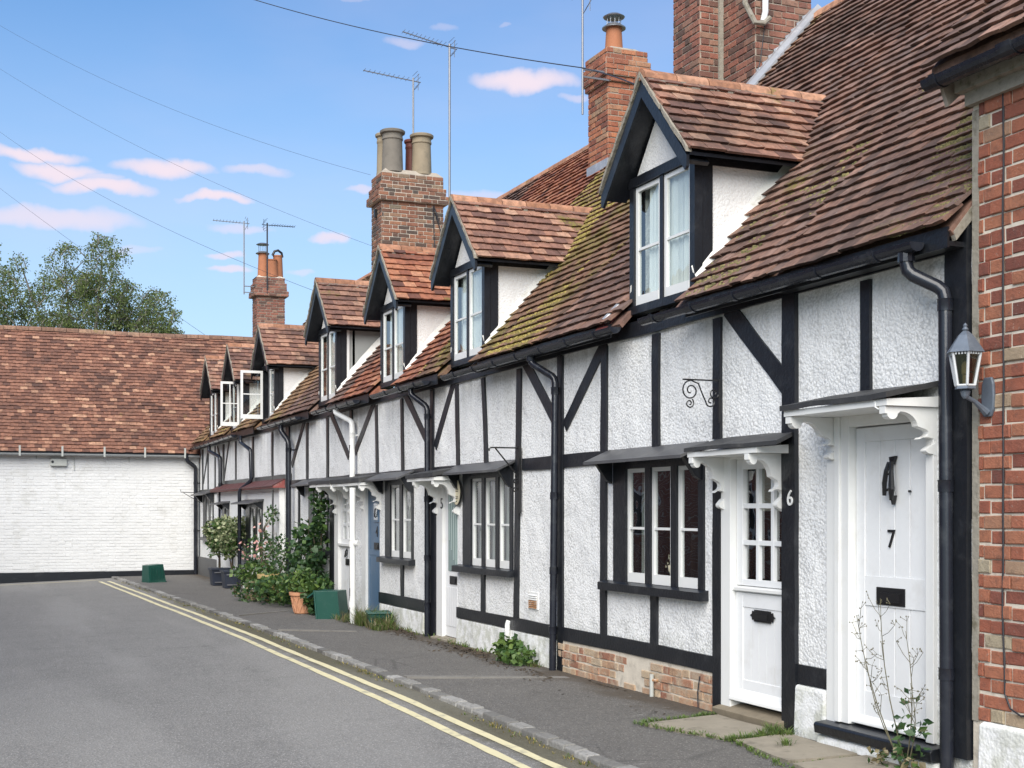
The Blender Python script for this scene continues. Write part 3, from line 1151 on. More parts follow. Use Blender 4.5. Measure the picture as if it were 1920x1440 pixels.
def window(root, y0, y1, z0, z1, lights, bars=(.5,), sill=(.1, .1), cur=None, left_blk=.11, right_blk=.05, glassm=GLASS, bot=.085, mull=.075):
    """black framed window in an opening; y0 near jamb, y1 far jamb. lights = number of casements"""
    win = MB()
    d = .13
    # frame: head, far jamb (thick), near jamb, mullions
    win.box(-.018, d, y1 - left_blk, y1 + .004, z0, z1)
    win.box(-.018, d, y0 - .004, y0 + right_blk, z0, z1)
    win.box(-.016, d - .002, y0 + right_blk, y1 - left_blk, z1 - .06, z1 + .004)
    a, b = y0 + right_blk, y1 - left_blk
    lw = (b - a - mull * (lights - 1)) / lights
    for i in range(1, lights):
        m = a + i * lw + (i - 1) * mull
        win.box(-.012, d - .004, m, m + mull, z0, z1 - .06)
    wo = win.build('window', BLACK, root)
    for i in range(lights):
        c0 = a + i * (lw + mull)
        c1 = c0 + lw
        zz0, zz1 = z0 + .012, z1 - .062
        bh = [zz0 + bot + (zz1 - zz0 - bot - .045) * f for f in bars]
        glaze(wo, c0 + .002, c1 - .002, zz0, zz1, .006, bh, bot=bot, fr=.035)
        MB().box(.026, .030, c0 + .03, c1 - .04, zz0 + bot - .01, zz1 - .04).build('pane', glassm, wo)
        if cur:
            curtain(wo, c0 - .02, c1 + .02, zz0, zz1, .10, cur)
    # sill
    sl = MB().prism([(.02, y0 - sill[0], z0 + .012), (-.095, y0 - sill[0], z0 - .008), (-.095, y0 - sill[0], z0 - .075), (.02, y0 - sill[0], z0 - .075)], (0, (y1 + sill[1]) - (y0 - sill[0]), 0))
    sl.v = [(x + rr(-.003, .003), y + rr(-.006, .006), z + rr(-.004, .004)) for x, y, z in sl.v]
    sl.build('sill', BLACK, wo)
    return wo


def letter_plate(door, y, z, w_=.26, h_=.085, x=-.0, mat=IRON, fancy=False):
    mb = MB().box(x - .008, x, y - w_ / 2, y + w_ / 2, z - h_ / 2, z + h_ / 2)
    mb.box(x - .016, x - .008, y - w_ * .36, y + w_ * .36, z - h_ * .28, z + h_ * .2)
    mb.box(x - .020, x - .008, y - w_ * .36, y + w_ * .36, z - h_ * .34, z - h_ * .28)
    if fancy:
        for sg in (-1, 1):
            mb.prism([(x - .006, y + sg * w_ * .5, z + .03), (x - .006, y + sg * (w_ * .5 + .03), z + .035), (x - .006, y + sg * (w_ * .5 + .035), z + .012), (x - .006, y + sg * (w_ * .5 + .062), z),
                      (x - .006, y + sg * (w_ * .5 + .035), z - .012), (x - .006, y + sg * (w_ * .5 + .03), z - .035), (x - .006, y + sg * w_ * .5, z - .03)], (.006, 0, 0))
    return mb.build('letter_plate', mat, door)


def dormer(root, yc, za=5.28, cheek_window=False, open_light=None, tm=TILE_DORM, nvis=90, z_sill=3.42, fillet=True, curt=CURT, seed=3, hw=.55, open_y=None):
    random.seed(seed)
    ze = za - RHW * RM
    zh = za - .83           # window head
    xo = -.18               # verge overhang
    dm = MB()
    # roof slabs (thin, under the tiles)
    for sg in (-1, 1):
        xe = (ze - ROOFZ0) / ROOF_M + ROOFX0 + .05
        xa = (za - ROOFZ0) / ROOF_M + ROOFX0 + .05
        p = [(xo, yc + sg * RHW, ze - .01), (xe, yc + sg * RHW, ze - .01), (xa, yc, za - .01), (xo, yc, za - .01)]
        dm.prism(p, (0, 0, -.028))
    d = dm.build('dormer', BLACK, root)
    DP = math.atan(RM)
    c, s_ = math.cos(DP), math.sin(DP)
    sl = RHW / c
    for sg in (-1, 1):
        u = (1, 0, 0) if sg < 0 else (-1, 0, 0)
        ul = (za - ROOFZ0) / ROOF_M + ROOFX0 - xo + .06
        O = (xo - .035, yc + sg * (RHW + .03), ze - .028) if sg < 0 else (xo - .035 + ul, yc + sg * (RHW + .03), ze - .028)

        def keep(uu, ss, sg=sg, ul=ul):
            x = xo + (uu if sg < 0 else ul - uu)
            z = ze + ss * s_
            return z > zroof(x) - .03
        lay_tiles(d, O, u, (0, -sg * c, s_), (0, sg * s_, c), ul, sl + .02, tm, keep, nvis if sg < 0 else 0, wave=.008, roww=.006)
    # ridge
    L = (za - ROOFZ0) / ROOF_M + ROOFX0 - xo + .05
    n = max(2, round(L / .32))
    for i in range(n):
        a = xo - .04 + i * L / n
        pts = []
        for t in range(7):
            w_ = math.pi * t / 6
            pts.append((a, yc - .10 * math.cos(w_), za - .045 + .095 * math.sin(w_)))
        o = MB().prism(pts, (L / n - .010, 0, 0)).build('ridge_tile', RIDGEM, d)
        o.rotation_euler = (rr(-.04, .04), rr(-.012, .012), rr(-.01, .01))
    # dark bedding mortar squeezed out under the ridge tiles
    bm_ = MB()
    for i in range(int(L / .045)):
        a = xo - .02 + i * .045
        for sg in (-1, 1):
            q_ = rr(.03, .06)
            bm_.prism([(a, yc + sg * .085, za - .045), (a, yc + sg * (.085 + q_), za - .045 - q_ * RM + .03), (a, yc + sg * (.08 + q_), za - .05 - q_ * RM)], (.05, 0, 0))
    bm_.build('ridge_bedding', VERGEM, d)
    # verge mortar and bargeboards
    for sg in (-1, 1):
        v = MB()
        N = 9
        for i in range(N):
            f0, f1 = i / N, (i + 1) / N
            p0 = Vector((xo - .045 + rr(-.008, .008), yc + sg * (RHW + .02) * (1 - f0), ze - .02 + (za - ze) * f0))
            p1 = Vector((xo - .045 + rr(-.008, .008), yc + sg * (RHW + .02) * (1 - f1), ze - .02 + (za - ze) * f1))
            v.prism([p0, p1, p1 + Vector((0, 0, .046 + rr(-.006, .006))), p0 + Vector((0, 0, .046 + rr(-.006, .006)))], (.055, 0, 0))
        v.build('verge_mortar', VERGEM, d)
        bb = MB().prism([(xo - .028, yc + sg * (RHW + .0), ze - .04), (xo - .028, yc, za - .04), (xo - .028, yc, za - .04 - .145), (xo - .028, yc + sg * (RHW - .03), ze - .155), (xo - .028, yc + sg * (RHW + .0), ze - .13)], (.026, 0, 0))
        bb.build('bargeboard', BLACK, d)
        MB().prism([(xo, yc + sg * (RHW - .03), ze - .075), (xo, yc, za - .105), (xo, yc, za - .13), (xo, yc + sg * (RHW - .06), ze - .095)], (-xo + .02, 0, 0)).build('verge_soffit', BLACK, d)
    # gable plaster
    MB().prism([(.006, yc - hw - .01, zh), (.006, yc, zh + (hw + .01) * RM * .98 + .09), (.006, yc + hw + .01, zh)], (.10, 0, 0)).build('gable_plaster', CHEEK, d)
    # cheeks
    for sg in (-1, 1):
        xs = (zh + .1 - ROOFZ0) / ROOF_M + ROOFX0
        y = yc + sg * hw
        zt = ze + .16
        if cheek_window and sg < 0:
            # plaster with a glazed triangle over the roof line
            MB().prism([(.12, y, 3.42), (.12, y, 3.62), (xs + .25, y, zt), (xs + .35, y, zt - .0)], (0, .05 * -sg, 0)).build('cheek', CHEEK, d)
            MB().prism([(.14, y + .02, 3.62), (.14, y + .02, zt), (xs + .2, y + .02, zt)], (0, .01, 0)).build('cheek_pane', CURTG, d)
            f = MB()
            f.box(.12, .20, y - .012, y + .03, 3.60, zt)
            f.box(.12, .95, y - .010, y + .028, zt - .14, zt - .05)
            f.prism([(.2, y - .014, 3.72), (.98, y - .014, zt - .14), (.98, y - .014, zt - .05), (.2, y - .014, 3.60)], (0, .04, 0))
            f.prism([(.85, y - .011, zt - .3), (.85, y - .011, zt - .05), (1.2, y - .011, zt - .05)], (0, .03, 0))
            f.build('cheek_window_frame', WHITEP, d)
        else:
            MB().prism([(.10, y, 3.40), (.10, y, zt), (xs + .35, y, zt)], (0, .06 * -sg, 0)).build('cheek', CHEEK, d)
        MB().box(.028, 1.15, y - .014 if sg < 0 else y - .03, y + .03 if sg < 0 else y + .014, zt - .20, zt - .03).build('eaves_board', BLACK, d)
        if fillet:
            m = MB()
            N = 12
            rows_ = []
            for i in range(N + 1):
                xs2 = (ze + .02 - ROOFZ0) / ROOF_M + ROOFX0
                x_ = -.03 + i * (xs2 + .03) / N
                z_ = zroof(x_)
                w0 = .07 + rr(-.012, .012)
                rows_ += [(x_, y - sg * .012, z_ + .17 + rr(-.012, .012)), (x_ + .01, y + sg * .02, z_ + .11 + rr(-.008, .008)), (x_ + .03, y + sg * w0, z_ + .035), (x_ + .05, y + sg * w0, z_ - .04), (x_ + .05, y - sg * .012, z_ - .06)]
            fs_ = []
            for i in range(N):
                for j in range(5):
                    j2 = (j + 1) % 5
                    fs_.append((i * 5 + j, i * 5 + j2, i * 5 + 5 + j2, i * 5 + 5 + j))
            fs_.append((0, 1, 2, 3, 4))
            m.add(rows_, fs_)
            m.build('mortar_fillet', FILLET, d)
    # window wall: sill, corner posts, head, mullion
    wn = MB()
    wn.box(-.02, .055, yc - hw - .025, yc - hw + .055, z_sill - .02, zh + .0)
    wn.box(-.02, .055, yc + hw - .055, yc + hw + .025, z_sill - .02, zh + .0)
    wn.box(-.026, .06, yc - hw - .035, yc + hw + .035, zh - .0, zh + .085)
    wn.box(-.014, .05, yc - .028, yc + .028, z_sill, zh)
    wn.box(-.045, .06, yc - hw - .035, yc + hw + .035, z_sill - .075, z_sill - .005)
    wf = wn.build('window_frame', BLACK, d)
    for sg in (-1, 1):
        y = yc + sg * (hw + .0)
        MB().box(.06, .155, y - .018 if sg < 0 else y - .05, y + .05 if sg < 0 else y + .018, z_sill - .08, ze + .12).build('corner_post', BLACK, d)
    zt = zh - .006
    for q, (a, b) in enumerate(((yc - hw + .06, yc - .03), (yc + .03, yc + hw - .06))):
        z0_ = z_sill + .008
        if open_light is not None and open_light[0] == q:
            _, ho, vb, wo_ = open_light
            # casement swung square out into the street, hinged on the frame
            yh = open_y if open_y is not None else b
            cs = MB()
            W = wo_
            X0 = -.03 - W
            cs.box(X0, X0 + .045, yh - .018, yh + .018, z0_, zt)
            cs.box(X0 + W - .045, X0 + W, yh - .018, yh + .018, z0_, zt)
            cs.box(X0 + .045, X0 + W - .045, yh - .017, yh + .017, zt - .05, zt)
            cs.box(X0 + .045, X0 + W - .045, yh - .019, yh + .017, z0_, z0_ + .085)
            cs.box(X0 + .045, X0 + W - .045, yh - .010, yh + .010, z0_ + (zt - z0_) * .50, z0_ + (zt - z0_) * .50 + .02)
            if vb:
                cs.box(X0 + W / 2 - .01, X0 + W / 2 + .01, yh - .011, yh + .011, z0_ + .085, zt - .05)
            cs.build('open_casement', WHITEP, d)
            MB().box(X0 + .04, X0 + W - .04, yh - .003, yh + .001, z0_ + .08, zt - .045).build('pane', GLASS, d)
        else:
            glaze(d, a, b, z0_, zt, .0, [z0_ + .08 + (zt - z0_ - .13) * .45], bot=.08, fr=.04)
            MB().box(.016, .020, a + .035, b - .035, z0_ + .07, zt - .035).build('pane', GLASSD, d)
        if curt:
            wd = (b - a)
            curtain(d, a - .01, a + wd * (.62 if q else 1.0), z0_, zt, .055, curt, amp=.010, n=16)
    # dark lining so the room behind stays a room
    MB().box(.26, .30, yc - hw + .02, yc + hw - .02, 3.3, zh + .3).build('inner_screen', DARKIN, d)
    return d


def chimney(root, x0, x1, y0, y1, z0, zt, mat, courses, mortar=MORTARD, nobj=130, name='chimney', rowh=.075, jit=1.2):
    """brick stack; y0 is the near face. courses: list of (rows, outset) from the top down, the rest plain"""
    sides = []
    z = zt
    for rows, outset in courses:
        sides.append((z - rows * rowh, z, outset))
        z -= rows * rowh
    rows = int((z - z0) / rowh)
    zb = z - rows * rowh
    sides.append((zb, z, 0))
    core = MB()
    for a, b, o in sides:
        core.box(x0 - o + .004, x1 + o - .004, y0 - o + .004, y1 + o - .004, a, b)
    ch = core.build(name, mortar, root)
    share = nobj
    for a, b, o in sides:
        nr = round((b - a) / rowh)
        n_ = min(share, int(nobj * nr / max(1, round((zt - zb) / rowh))) + 4)
        lay_bricks(ch, (x0 - o, y0 - o, a), (1, 0, 0), (0, -1, 0), x1 - x0 + 2 * o, b - a, mat, n_ // 2, rowh=rowh, jit=jit)
        lay_bricks(ch, (x0 - o, y0 - o, a), (0, 1, 0), (-1, 0, 0), y1 - y0 + 2 * o, b - a, mat, n_ - n_ // 2, rowh=rowh, phase=1, jit=jit)
        lay_bricks(ch, (x0 - o, y1 + o, a), (1, 0, 0), (0, 1, 0), x1 - x0 + 2 * o, b - a, mat, 0, rowh=rowh, jit=jit)
        lay_bricks(ch, (x1 + o, y0 - o, a), (0, 1, 0), (1, 0, 0), y1 - y0 + 2 * o, b - a, mat, 0, rowh=rowh, phase=1, jit=jit)
    return ch


def flaunch(ch, x0, x1, y0, y1, z, h=.07, mat=MORTAR):
    m = MB()
    i = .10
    m.add([(x0, y0, z), (x1, y0, z), (x1, y1, z), (x0, y1, z), (x0 + i, y0 + i, z + h), (x1 - i, y0 + i, z + h), (x1 - i, y1 - i, z + h), (x0 + i, y1 - i, z + h)],
          [(0, 1, 5, 4), (1, 2, 6, 5), (2, 3, 7, 6), (3, 0, 4, 7), (4, 5, 6, 7)])
    m.build('flaunching', mat, ch)


def pot(ch, x, y, z, r, h, mat, kind='roll'):
    if kind == 'roll':
        prof = [(r * 1.02, 0), (r * .95, h * .1), (r * .88, h * .72), (r * .88, h * .76), (r * .95, h * .78), (r * .95, h * .82), (r * .90, h * .84), (r * .92, h * .90), (r * 1.12, h * .93), (r * 1.15, h * .98), (r * 1.05, h), (r * .85, h), (r * .8, h * .9)]
    else:
        prof = [(r * 1.1, 0), (r * 1.0, h * .1), (r * .85, h * .93), (r * .92, h * .94), (r * .92, h), (r * .75, h), (r * .72, h * .9)]
    return MB().lathe((x, y, z), prof).build('chimney_pot', mat, ch, smooth=True)


def cowl(ch, x, y, z, r, mat=ALU, gap=.10):
    m = MB().lathe((x, y, z), [(r * 1.2, 0), (r * 1.22, .012), (r * .8, .05), (r * .75, .06)], 20)
    for q in range(10):
        a = 2 * math.pi * q / 10
        px_, py_ = x + r * .72 * math.cos(a), y + r * .72 * math.sin(a)
        m.tube([(px_, py_, z + .04), (px_, py_, z + gap + .06)], .004, 4)
    m.lathe((x, y, z + gap + .05), [(r * 1.05, 0), (r * 1.12, .01), (r * .7, .045), (.01, .06)], 20)
    return m.build('cowl', mat, ch, smooth=True)

# ------------------------------------------------------------------ the terrace of cottages
DYS = {'near': (10.08, 5.31), 'a': (14.83, 5.29), 'b': (17.80, 5.26), 'c': (21.38, 5.37), 'd': (25.95, 5.22), 'e': (29.25, 5.22), 'f': (32.1, 5.26)}
for yc, za in DYS.values():
    DORM[yc] = za
RZ0, RZ1, SZ0, SZ1 = 2.03, 2.16, .31, .44


def post(root, px, z0, z1, w_=.11, X=0.0, px2=None, proud=.022):
    y1, y2 = Yf(px), Yf(px2 if px2 else px)
    return timber('post', root, (y2, z0), (y1, z1), w_, proud, X=X)


def brace(root, a, b, w_=.11):
    return timber('brace', root, Pf(*a), Pf(*b), w_, .014)


def rail(root, y0, y1, z0, z1, X=0.0, name='rail', proud=.018):
    return timber(name, root, (y0, (z0 + z1) / 2), (y1, (z0 + z1) / 2), z1 - z0, proud, X=X, step=.4)


def white_door(root, y0, y1, z0, z1, x=.045, mat=WHITED):
    """plain leaf; returns it so furniture can be parented"""
    return MB().box(x, x + .045, y0, y1, z0, z1).build('door', mat, root)


# ---- cottage at the right-hand end, next to the brick house
c7 = thing('cottage', (0, 7.3, 0), 'narrow end cottage numbered 7 with plain white plank door, beside the red brick house', 'cottage', 'timber framed cottages in the terrace')
y7a, y7b = 6.29, 8.15
dl, dr = Yf(1600), Yf(1740)          # door leaf far, near
shell(c7, y7a, y7b, [(dr - .02, dl + .02, -1, 2.30), (6.3, 6.301, 0, 0)], z1=3.28)
main_roof(c7, y7a, y7b, TILE_BROWN, 300, seed=71)
gutter(c7, 6.50, 8.15)
rail(c7, 6.5, 8.15, 3.16, 3.29, name='wall_plate')
timber('corner_post', c7, (6.385, .12), (6.385, 3.3), .19, .04)
post(c7, 1627, 2.40, 3.13, .10)
MB().box(-.15, -.03, y7a + .02, y7b, 3.17, 3.20).build('eaves_board', BLACK, c7)
MB().box(-.165, -.150, y7a + .02, y7b, 3.16, 3.285).build('fascia', BLACK, c7)
timber('rail', c7, (7.69, .435), (8.08, .435), .135, .022)
# plinth, painted white, bulging a little at the foot
MB().prism([(.01, 7.705, .0 - .1), (-.05, 7.705, -.1), (-.035, 7.705, .35), (.01, 7.705, .368)], (0, .37, 0)).build('plinth', SMOOTHW, c7, bevel=.02)
MB().prism([(.01, 6.47, -.1), (-.13, 6.47, -.1), (-.10, 6.47, .06), (.01, 6.47, .075)], (0, 1.24, 0)).build('doorstep', SMOOTHW, c7, bevel=.02)
MB().prism([(.04, 6.50, .075), (-.125, 6.50, .075), (-.135, 6.50, .135), (-.12, 6.50, .15), (.04, 6.50, .165)], (0, 1.20, 0)).build('threshold', BLACK, c7, bevel=.005)
# frame
fr = MB()
fr.box(-.03, .10, dl + .012, dl + .10, .165, 2.24)
fr.box(-.045, .09, dl + .10, dl + .155, .165, 2.24)
fr.box(-.03, .10, dl + .155, dl + .262, .15, 2.24)
fr.box(-.03, .10, dr - .085, dr - .012, .165, 2.24)
fr.box(-.028, .10, dr - .012, dl + .012, 2.165, 2.24)
fr.build('door_frame', WHITEP, c7, bevel=.004)
d7 = white_door(c7, dr - .008, dl + .008, .175, 2.16)
st = MB()
st.box(.028, .046, dl - .085, dl + .006, .18, 2.155)
st.box(.028, .046, dr - .006, dr + .062, .18, 2.155)
st.box(.029, .046, dr + .062, dl - .085, 2.06, 2.155)
st.box(.029, .046, dr + .062, dl - .085, .97, 1.17)
st.box(.029, .046, dr + .062, dl - .085, .18, .40)
st.build('door_rails', WHITED, d7, bevel=.003)
nb = 4
wb = (dl - .085 - dr - .062) / nb
for i in range(nb):
    for z0_, z1_ in ((.40, .97), (1.17, 2.06)):
        a = dr + .062 + i * wb
        MB().box(.036 + rr(0, .0015), .046, a + .003, a + wb - .003, z0_, z1_).build('plank', WHITED, d7, bevel=.003)
MB().prism([(.046, dr - .01, .25), (-.01, dr - .01, .20), (-.015, dr - .01, .178), (.046, dr - .01, .178)], (0, dl - dr + .02, 0)).build('weatherboard', WHITEP, d7, bevel=.006)
ly, lz = Pf(1671, 1119, .03)
letter_plate(d7, ly, lz, .285, .115, .030)
ty, tz = Pf(1671, 1012, .03)
text_obj('7', .17, IRON, d7, (.030, ty, tz), name='number')
ky, kz = Pf(1670, 900, .0)
kn = MB()
kn.prism([(.028, ky - .035, kz + .155), (.028, ky + .03, kz + .15), (.028, ky + .018, kz + .10), (.028, ky - .012, kz + .10)], (-.02, 0, 0))
kn.tube([(-.005, ky - .012, kz + .115), (-.02, ky - .03, kz + .06), (-.02, ky - .034, kz - .06), (-.012, ky - .02, kz - .13)], [.015, .014, .021, .012], 8)
kn.tube([(-.005, ky + .01, kz + .115), (-.02, ky + .02, kz + .06), (-.02, ky + .038, kz - .02), (-.015, ky + .045, kz - .10)], [.013, .015, .017, .013], 8)
kn.tube([(-.015, ky - .035, kz + .05), (-.018, ky + .03, kz + .03)], .008, 6)
kn.tube([(-.012, ky - .03, kz - .05), (-.015, ky + .055, kz - .075)], .009, 6)
kn.prism([(.028, ky - .03, kz - .10), (.028, ky - .012, kz - .16), (.028, ky + .006, kz - .10)], (-.03, 0, 0))
kn.build('knocker', IRON, d7)
MB().tube([(.03, ky - .16, kz - .075), (.015, ky - .16, kz - .075)], .008, 8).build('peephole', IRON, d7)
hood(c7, 6.55, 7.68, 2.40, .42, [6.62, 7.62], zfront=2.315, bh=.30)
MB().tube([(-.40, 6.68, 2.27), (-.40, 6.68, 2.235), (-.39, 6.66, 2.22), (-.385, 6.645, 2.235), (-.39, 6.64, 2.25)], .006, 6).build('hook', WHITEP, c7)
pipe(c7, [(-.215, 6.62, 3.20), (-.215, 6.62, 3.06), (-.075, 6.435, 2.93), (-.075, 6.42, .0 - .03)], .042, BLACKP, (2.84, 1.75, .62), 'downpipe')
MB().tube([(-.215, 6.62, 3.23), (-.215, 6.62, 3.12)], .052, 12).build('gutter_outlet', BLACKP, c7)
# torn lead and verge where the tiles die against the brick house
MB().prism([(.02, 6.285, 3.44), (-.14, 6.285, 3.25), (-.12, 6.285, 3.20), (.35, 6.285, 3.72), (.33, 6.285, 3.80)], (0, .035, 0)).build('verge_mortar', VERGEM, c7)
MB().prism([(.10, 6.29, 3.62), (.16, 6.33, 3.74), (.20, 6.29, 3.86), (.30, 6.285, 3.80), (.22, 6.285, 3.66)], (0, -.015, 0)).build('lead_flashing', LEAD, c7)

# ---- number 6
c6 = thing('cottage', (0, 10.2, 0), 'cottage numbered 6 with nine-pane glazed white door, three-light window and crumbling brick plinth', 'cottage', 'timber framed cottages in the terrace')
y0, y1 = 8.15, 12.2
dn6, df6 = 8.22, Yf(1375)
w6a, w6b = Yf(1322), Yf(1153)
shell(c6, y0, y1, [(dn6, df6 + .14, -1, 2.07), (w6a, w6b, .95, 2.04), (9.2, 12.2, -1, .33), (10.08 - .5, 10.08 + .5, 3.2, 4)], z1=3.28)
main_roof(c6, y0, y1, TILE_BROWN, 210, seed=61)
gutter(c6, 8.156, Yf(1212, -.2))
rail(c6, 8.15, 12.2, 3.155, 3.29, name='wall_plate', proud=.03)
MB().box(-.165, -.150, y0, 9.4, 3.16, 3.285).build('fascia', BLACK, c6)
MB().box(-.165, -.150, 10.75, y1, 3.16, 3.285).build('fascia', BLACK, c6)
timber('post', c6, (8.15, .02), (8.15, 3.27), .165, .035)
text_obj('6', .16, WHITEP, c6, (-.042, Yf(1481.5, -.04), Pf(1482, 935, -.04)[1]), name='number')
post(c6, 1348, 2.17, 3.13, .115)
post(c6, 1233, 2.12, 3.13, .12)
post(c6, 1136, .40, 3.13, .115, px2=1134)
post(c6, 1053, .0, 3.15, .12)
timber('post', c6, (9.145, .0), (9.145, 2.04), .115, .03)
brace(c6, (1366, 577), (1476, 722), .15)
brace(c6, (1137, 640), (1061, 800), .125)
rail(c6, w6b + .06, 12.2, RZ0, RZ1)
rail(c6, 9.2, 12.2, SZ0, SZ1 + .0, proud=.024)
post(c6, 1229, .42, .95, .12)
window(c6, w6a, w6b, .95, 2.04, 3, (.45,), (.06, .17), None, .24, .085, mull=.10)
canopy(c6, Yf(1322) - .06, Yf(1141), 2.165, 2.05, .26)
# things seen through the glass
MB().box(.42, .44, w6a, w6b, .8, 2.1).build('room_screen', DARKIN, c6)
for (a_, b_) in ((w6a + .02, w6a + .30), (w6b - .62, w6b - .24), (10.0, 10.12)):
    curtain(c6, a_, b_, .98, 1.98, .16, CURTG, amp=.02, n=12)
yv_ = Yf(1250)
MB().lathe((.10, yv_, 1.045), [(.05, 0), (.075, .04), (.08, .09)], 12).build('window_bowl', CREAM, c6, smooth=True)
fm = MB()
for q in range(60):
    p_ = Vector((.10 + rr(-.07, .04), yv_ + rr(-.09, .09), 1.15 + rr(-.03, .07)))
    s_ = .014
    fm.add([p_ + Vector((0, -s_, 0)), p_ + Vector((-s_ * .4, 0, s_)), p_ + Vector((0, s_, 0)), p_ + Vector((-s_ * .3, 0, -s_))], [(0, 1, 2, 3)])
fm.build('window_flowers', CREAM, c6, kind='stuff')
# brick plinth
pl = MB().box(-.012, .2, 9.2, 12.2, -.1, .315).build('plinth', MORTAR, c6)
lay_bricks(pl, (-.014, 9.2, -.02), (0, 1, 0), (-1, 0, 0), 3.0, .335, BR_PLINTH, 130, rowh=.076, jit=2.4, keep=lambda u, z: not (noise.noise(Vector((u * 1.9, z * 4, 8))) > .18 and 1.0 < u < 2.8))
# door 6
fr = MB()
fr.box(-.025, .10, df6 + .006, df6 + .145, .05, 2.05)
fr.box(-.022, .10, dn6 - .03, df6 + .006, 2.0, 2.05)
fr.build('door_frame', WHITEP, c6, bevel=.004)
zs_, zt_ = .12, 2.0
d6 = MB().box(.035, .08, dn6 - .0, df6, zs_, 1.02).box(.035, .08, dn6, dn6 + .02, 1.02, zt_)
d6 = d6.build('door', WHITED, c6)
a, b = dn6 + .0, df6
gz0, gz1 = Pf(1387, 1085, .03)[1], Pf(1400, 880, .03)[1]
m = MB()
xa_, xb_ = .03, .078
m.box(xa_, xb_, b - .085, b, 1.025, zt_)
m.box(xa_, xb_, a + .02, a + .035, 1.025, zt_)
m.box(xa_ + .001, xb_, a + .035, b - .085, gz1, zt_)
m.box(xa_ + .001, xb_, a + .035, b - .085, 1.025, gz0)
gw = (b - .085 - a - .035)
for i in (1, 2):
    yv = a + .035 + gw * i / 3
    m.box(xa_ + .004, xb_ - .01, yv - .020, yv + .020, gz0, gz1)
    zv = gz0 + (gz1 - gz0) * i / 3
    m.box(xa_ + .006, xb_ - .012, a + .035, b - .085, zv - .019, zv + .019)
m.build('glazed_frame', WHITED, d6, bevel=.003)
for i in range(3):
    for j in range(3):
        MB().box(.060, .063, a + .035 + gw * i / 3 + .012, a + .035 + gw * (i + 1) / 3 - .012, gz0 + (gz1 - gz0) * j / 3 + .012, gz0 + (gz1 - gz0) * (j + 1) / 3 - .012).build('pane', GLASS, d6)
MB().box(.20, .22, a, b, zt_ - .40, zt_).build('blind', BLIND, d6)
MB().box(.5, .52, 8.15, 9.2, .1, 2.2).build('hall_screen', DARKIN, c6)
MB().prism([(.035, a, 1.02), (-.005, a, 1.01), (-.005, a, .985), (.035, a, .975)], (0, b - a + .02, 0)).build('ledge', WHITEP, d6, bevel=.003)
m = MB()
m.box(.022, .036, b - .10, b - .004, .19, .97)
m.box(.022, .036, a, a + .09, .19, .97)
m.box(.023, .036, a + .09, b - .10, .86, .97)
m.box(.023, .036, a + .09, b - .10, .19, .30)
m.build('door_rails', WHITED, d6, bevel=.003)
for i in range(5):
    wv = (b - .10 - a - .09) / 5
    MB().box(.030, .036, a + .09 + i * wv + .002, a + .09 + (i + 1) * wv - .002, .30, .86).build('plank', WHITED, d6)
MB().prism([(.036, a - .01, .24), (-.03, a - .01, .16), (-.035, a - .01, .135), (.036, a - .01, .135)], (0, b - a + .03, 0)).build('weatherboard', WHITEP, d6, bevel=.005)
ly, lz = Pf(1432, 1156, .03)
letter_plate(d6, ly, lz, .22, .09, .022, fancy=True)
MB().prism([(.08, a - .02, .02), (-.09, a - .02, .0), (-.10, a - .02, .06), (.08, a - .02, .10)], (0, b - a + .18, 0)).build('threshold', WOODG, c6, bevel=.006)
MB().tube([(.03, a + .02, 1.28), (-.005, a + .025, 1.27), (-.008, a + .028, 1.20), (.03, a + .02, 1.18)], .006, 6).build('door_handle', IRON, d6)
h6 = hood(c6, 8.12, 9.14, 2.175, .33, [8.27, 9.07], zfront=2.09, bh=.42, slab=.03)
for q in range(len(h6.data.vertices)):
    v = h6.data.vertices[q]
    wy = v.co.y + WLOC[h6.name].y
    wx = v.co.x + WLOC[h6.name].x
    if wy < 8.14 and wx < -.2:
        v.co.y -= .26
dormer(c6, 10.08, 5.31, seed=61)
# waste pipe and cable on the plinth
MB().tube([(-.05, Yf(1222, -.05), -.02), (-.05, Yf(1222, -.05), .19)], .019, 10).build('waste_pipe', GREYBOX, c6, smooth=True)
MB().tube([(-.05, Yf(1222, -.05), .14), (-.02, Yf(1222, -.05) - .07, .14)], .014, 8).build('pipe_elbow', RUST, c6, smooth=True)
MB().tube([(-.03, Yf(1318), .26), (-.035, Yf(1315), .12), (-.04, Yf(1317), .0), (-.06, 9.2, .0)], .005, 6).build('cable', WIREM, c6)
# lead and red flashing at the gap in the eaves beside the dormer
MB().prism([(-.19, 10.80, 3.245), (-.19, 11.02, 3.25), (.10, 10.93, 3.585), (.10, 10.78, 3.585)], (.02, 0, -.035)).build('red_flashing', RED, c6)
MB().tube([(-.16, 10.86, 3.31), (.0, 10.83, 3.48), (.06, 10.80, 3.52)], .045, 8).build('lead_roll', LEAD, c6, smooth=True)
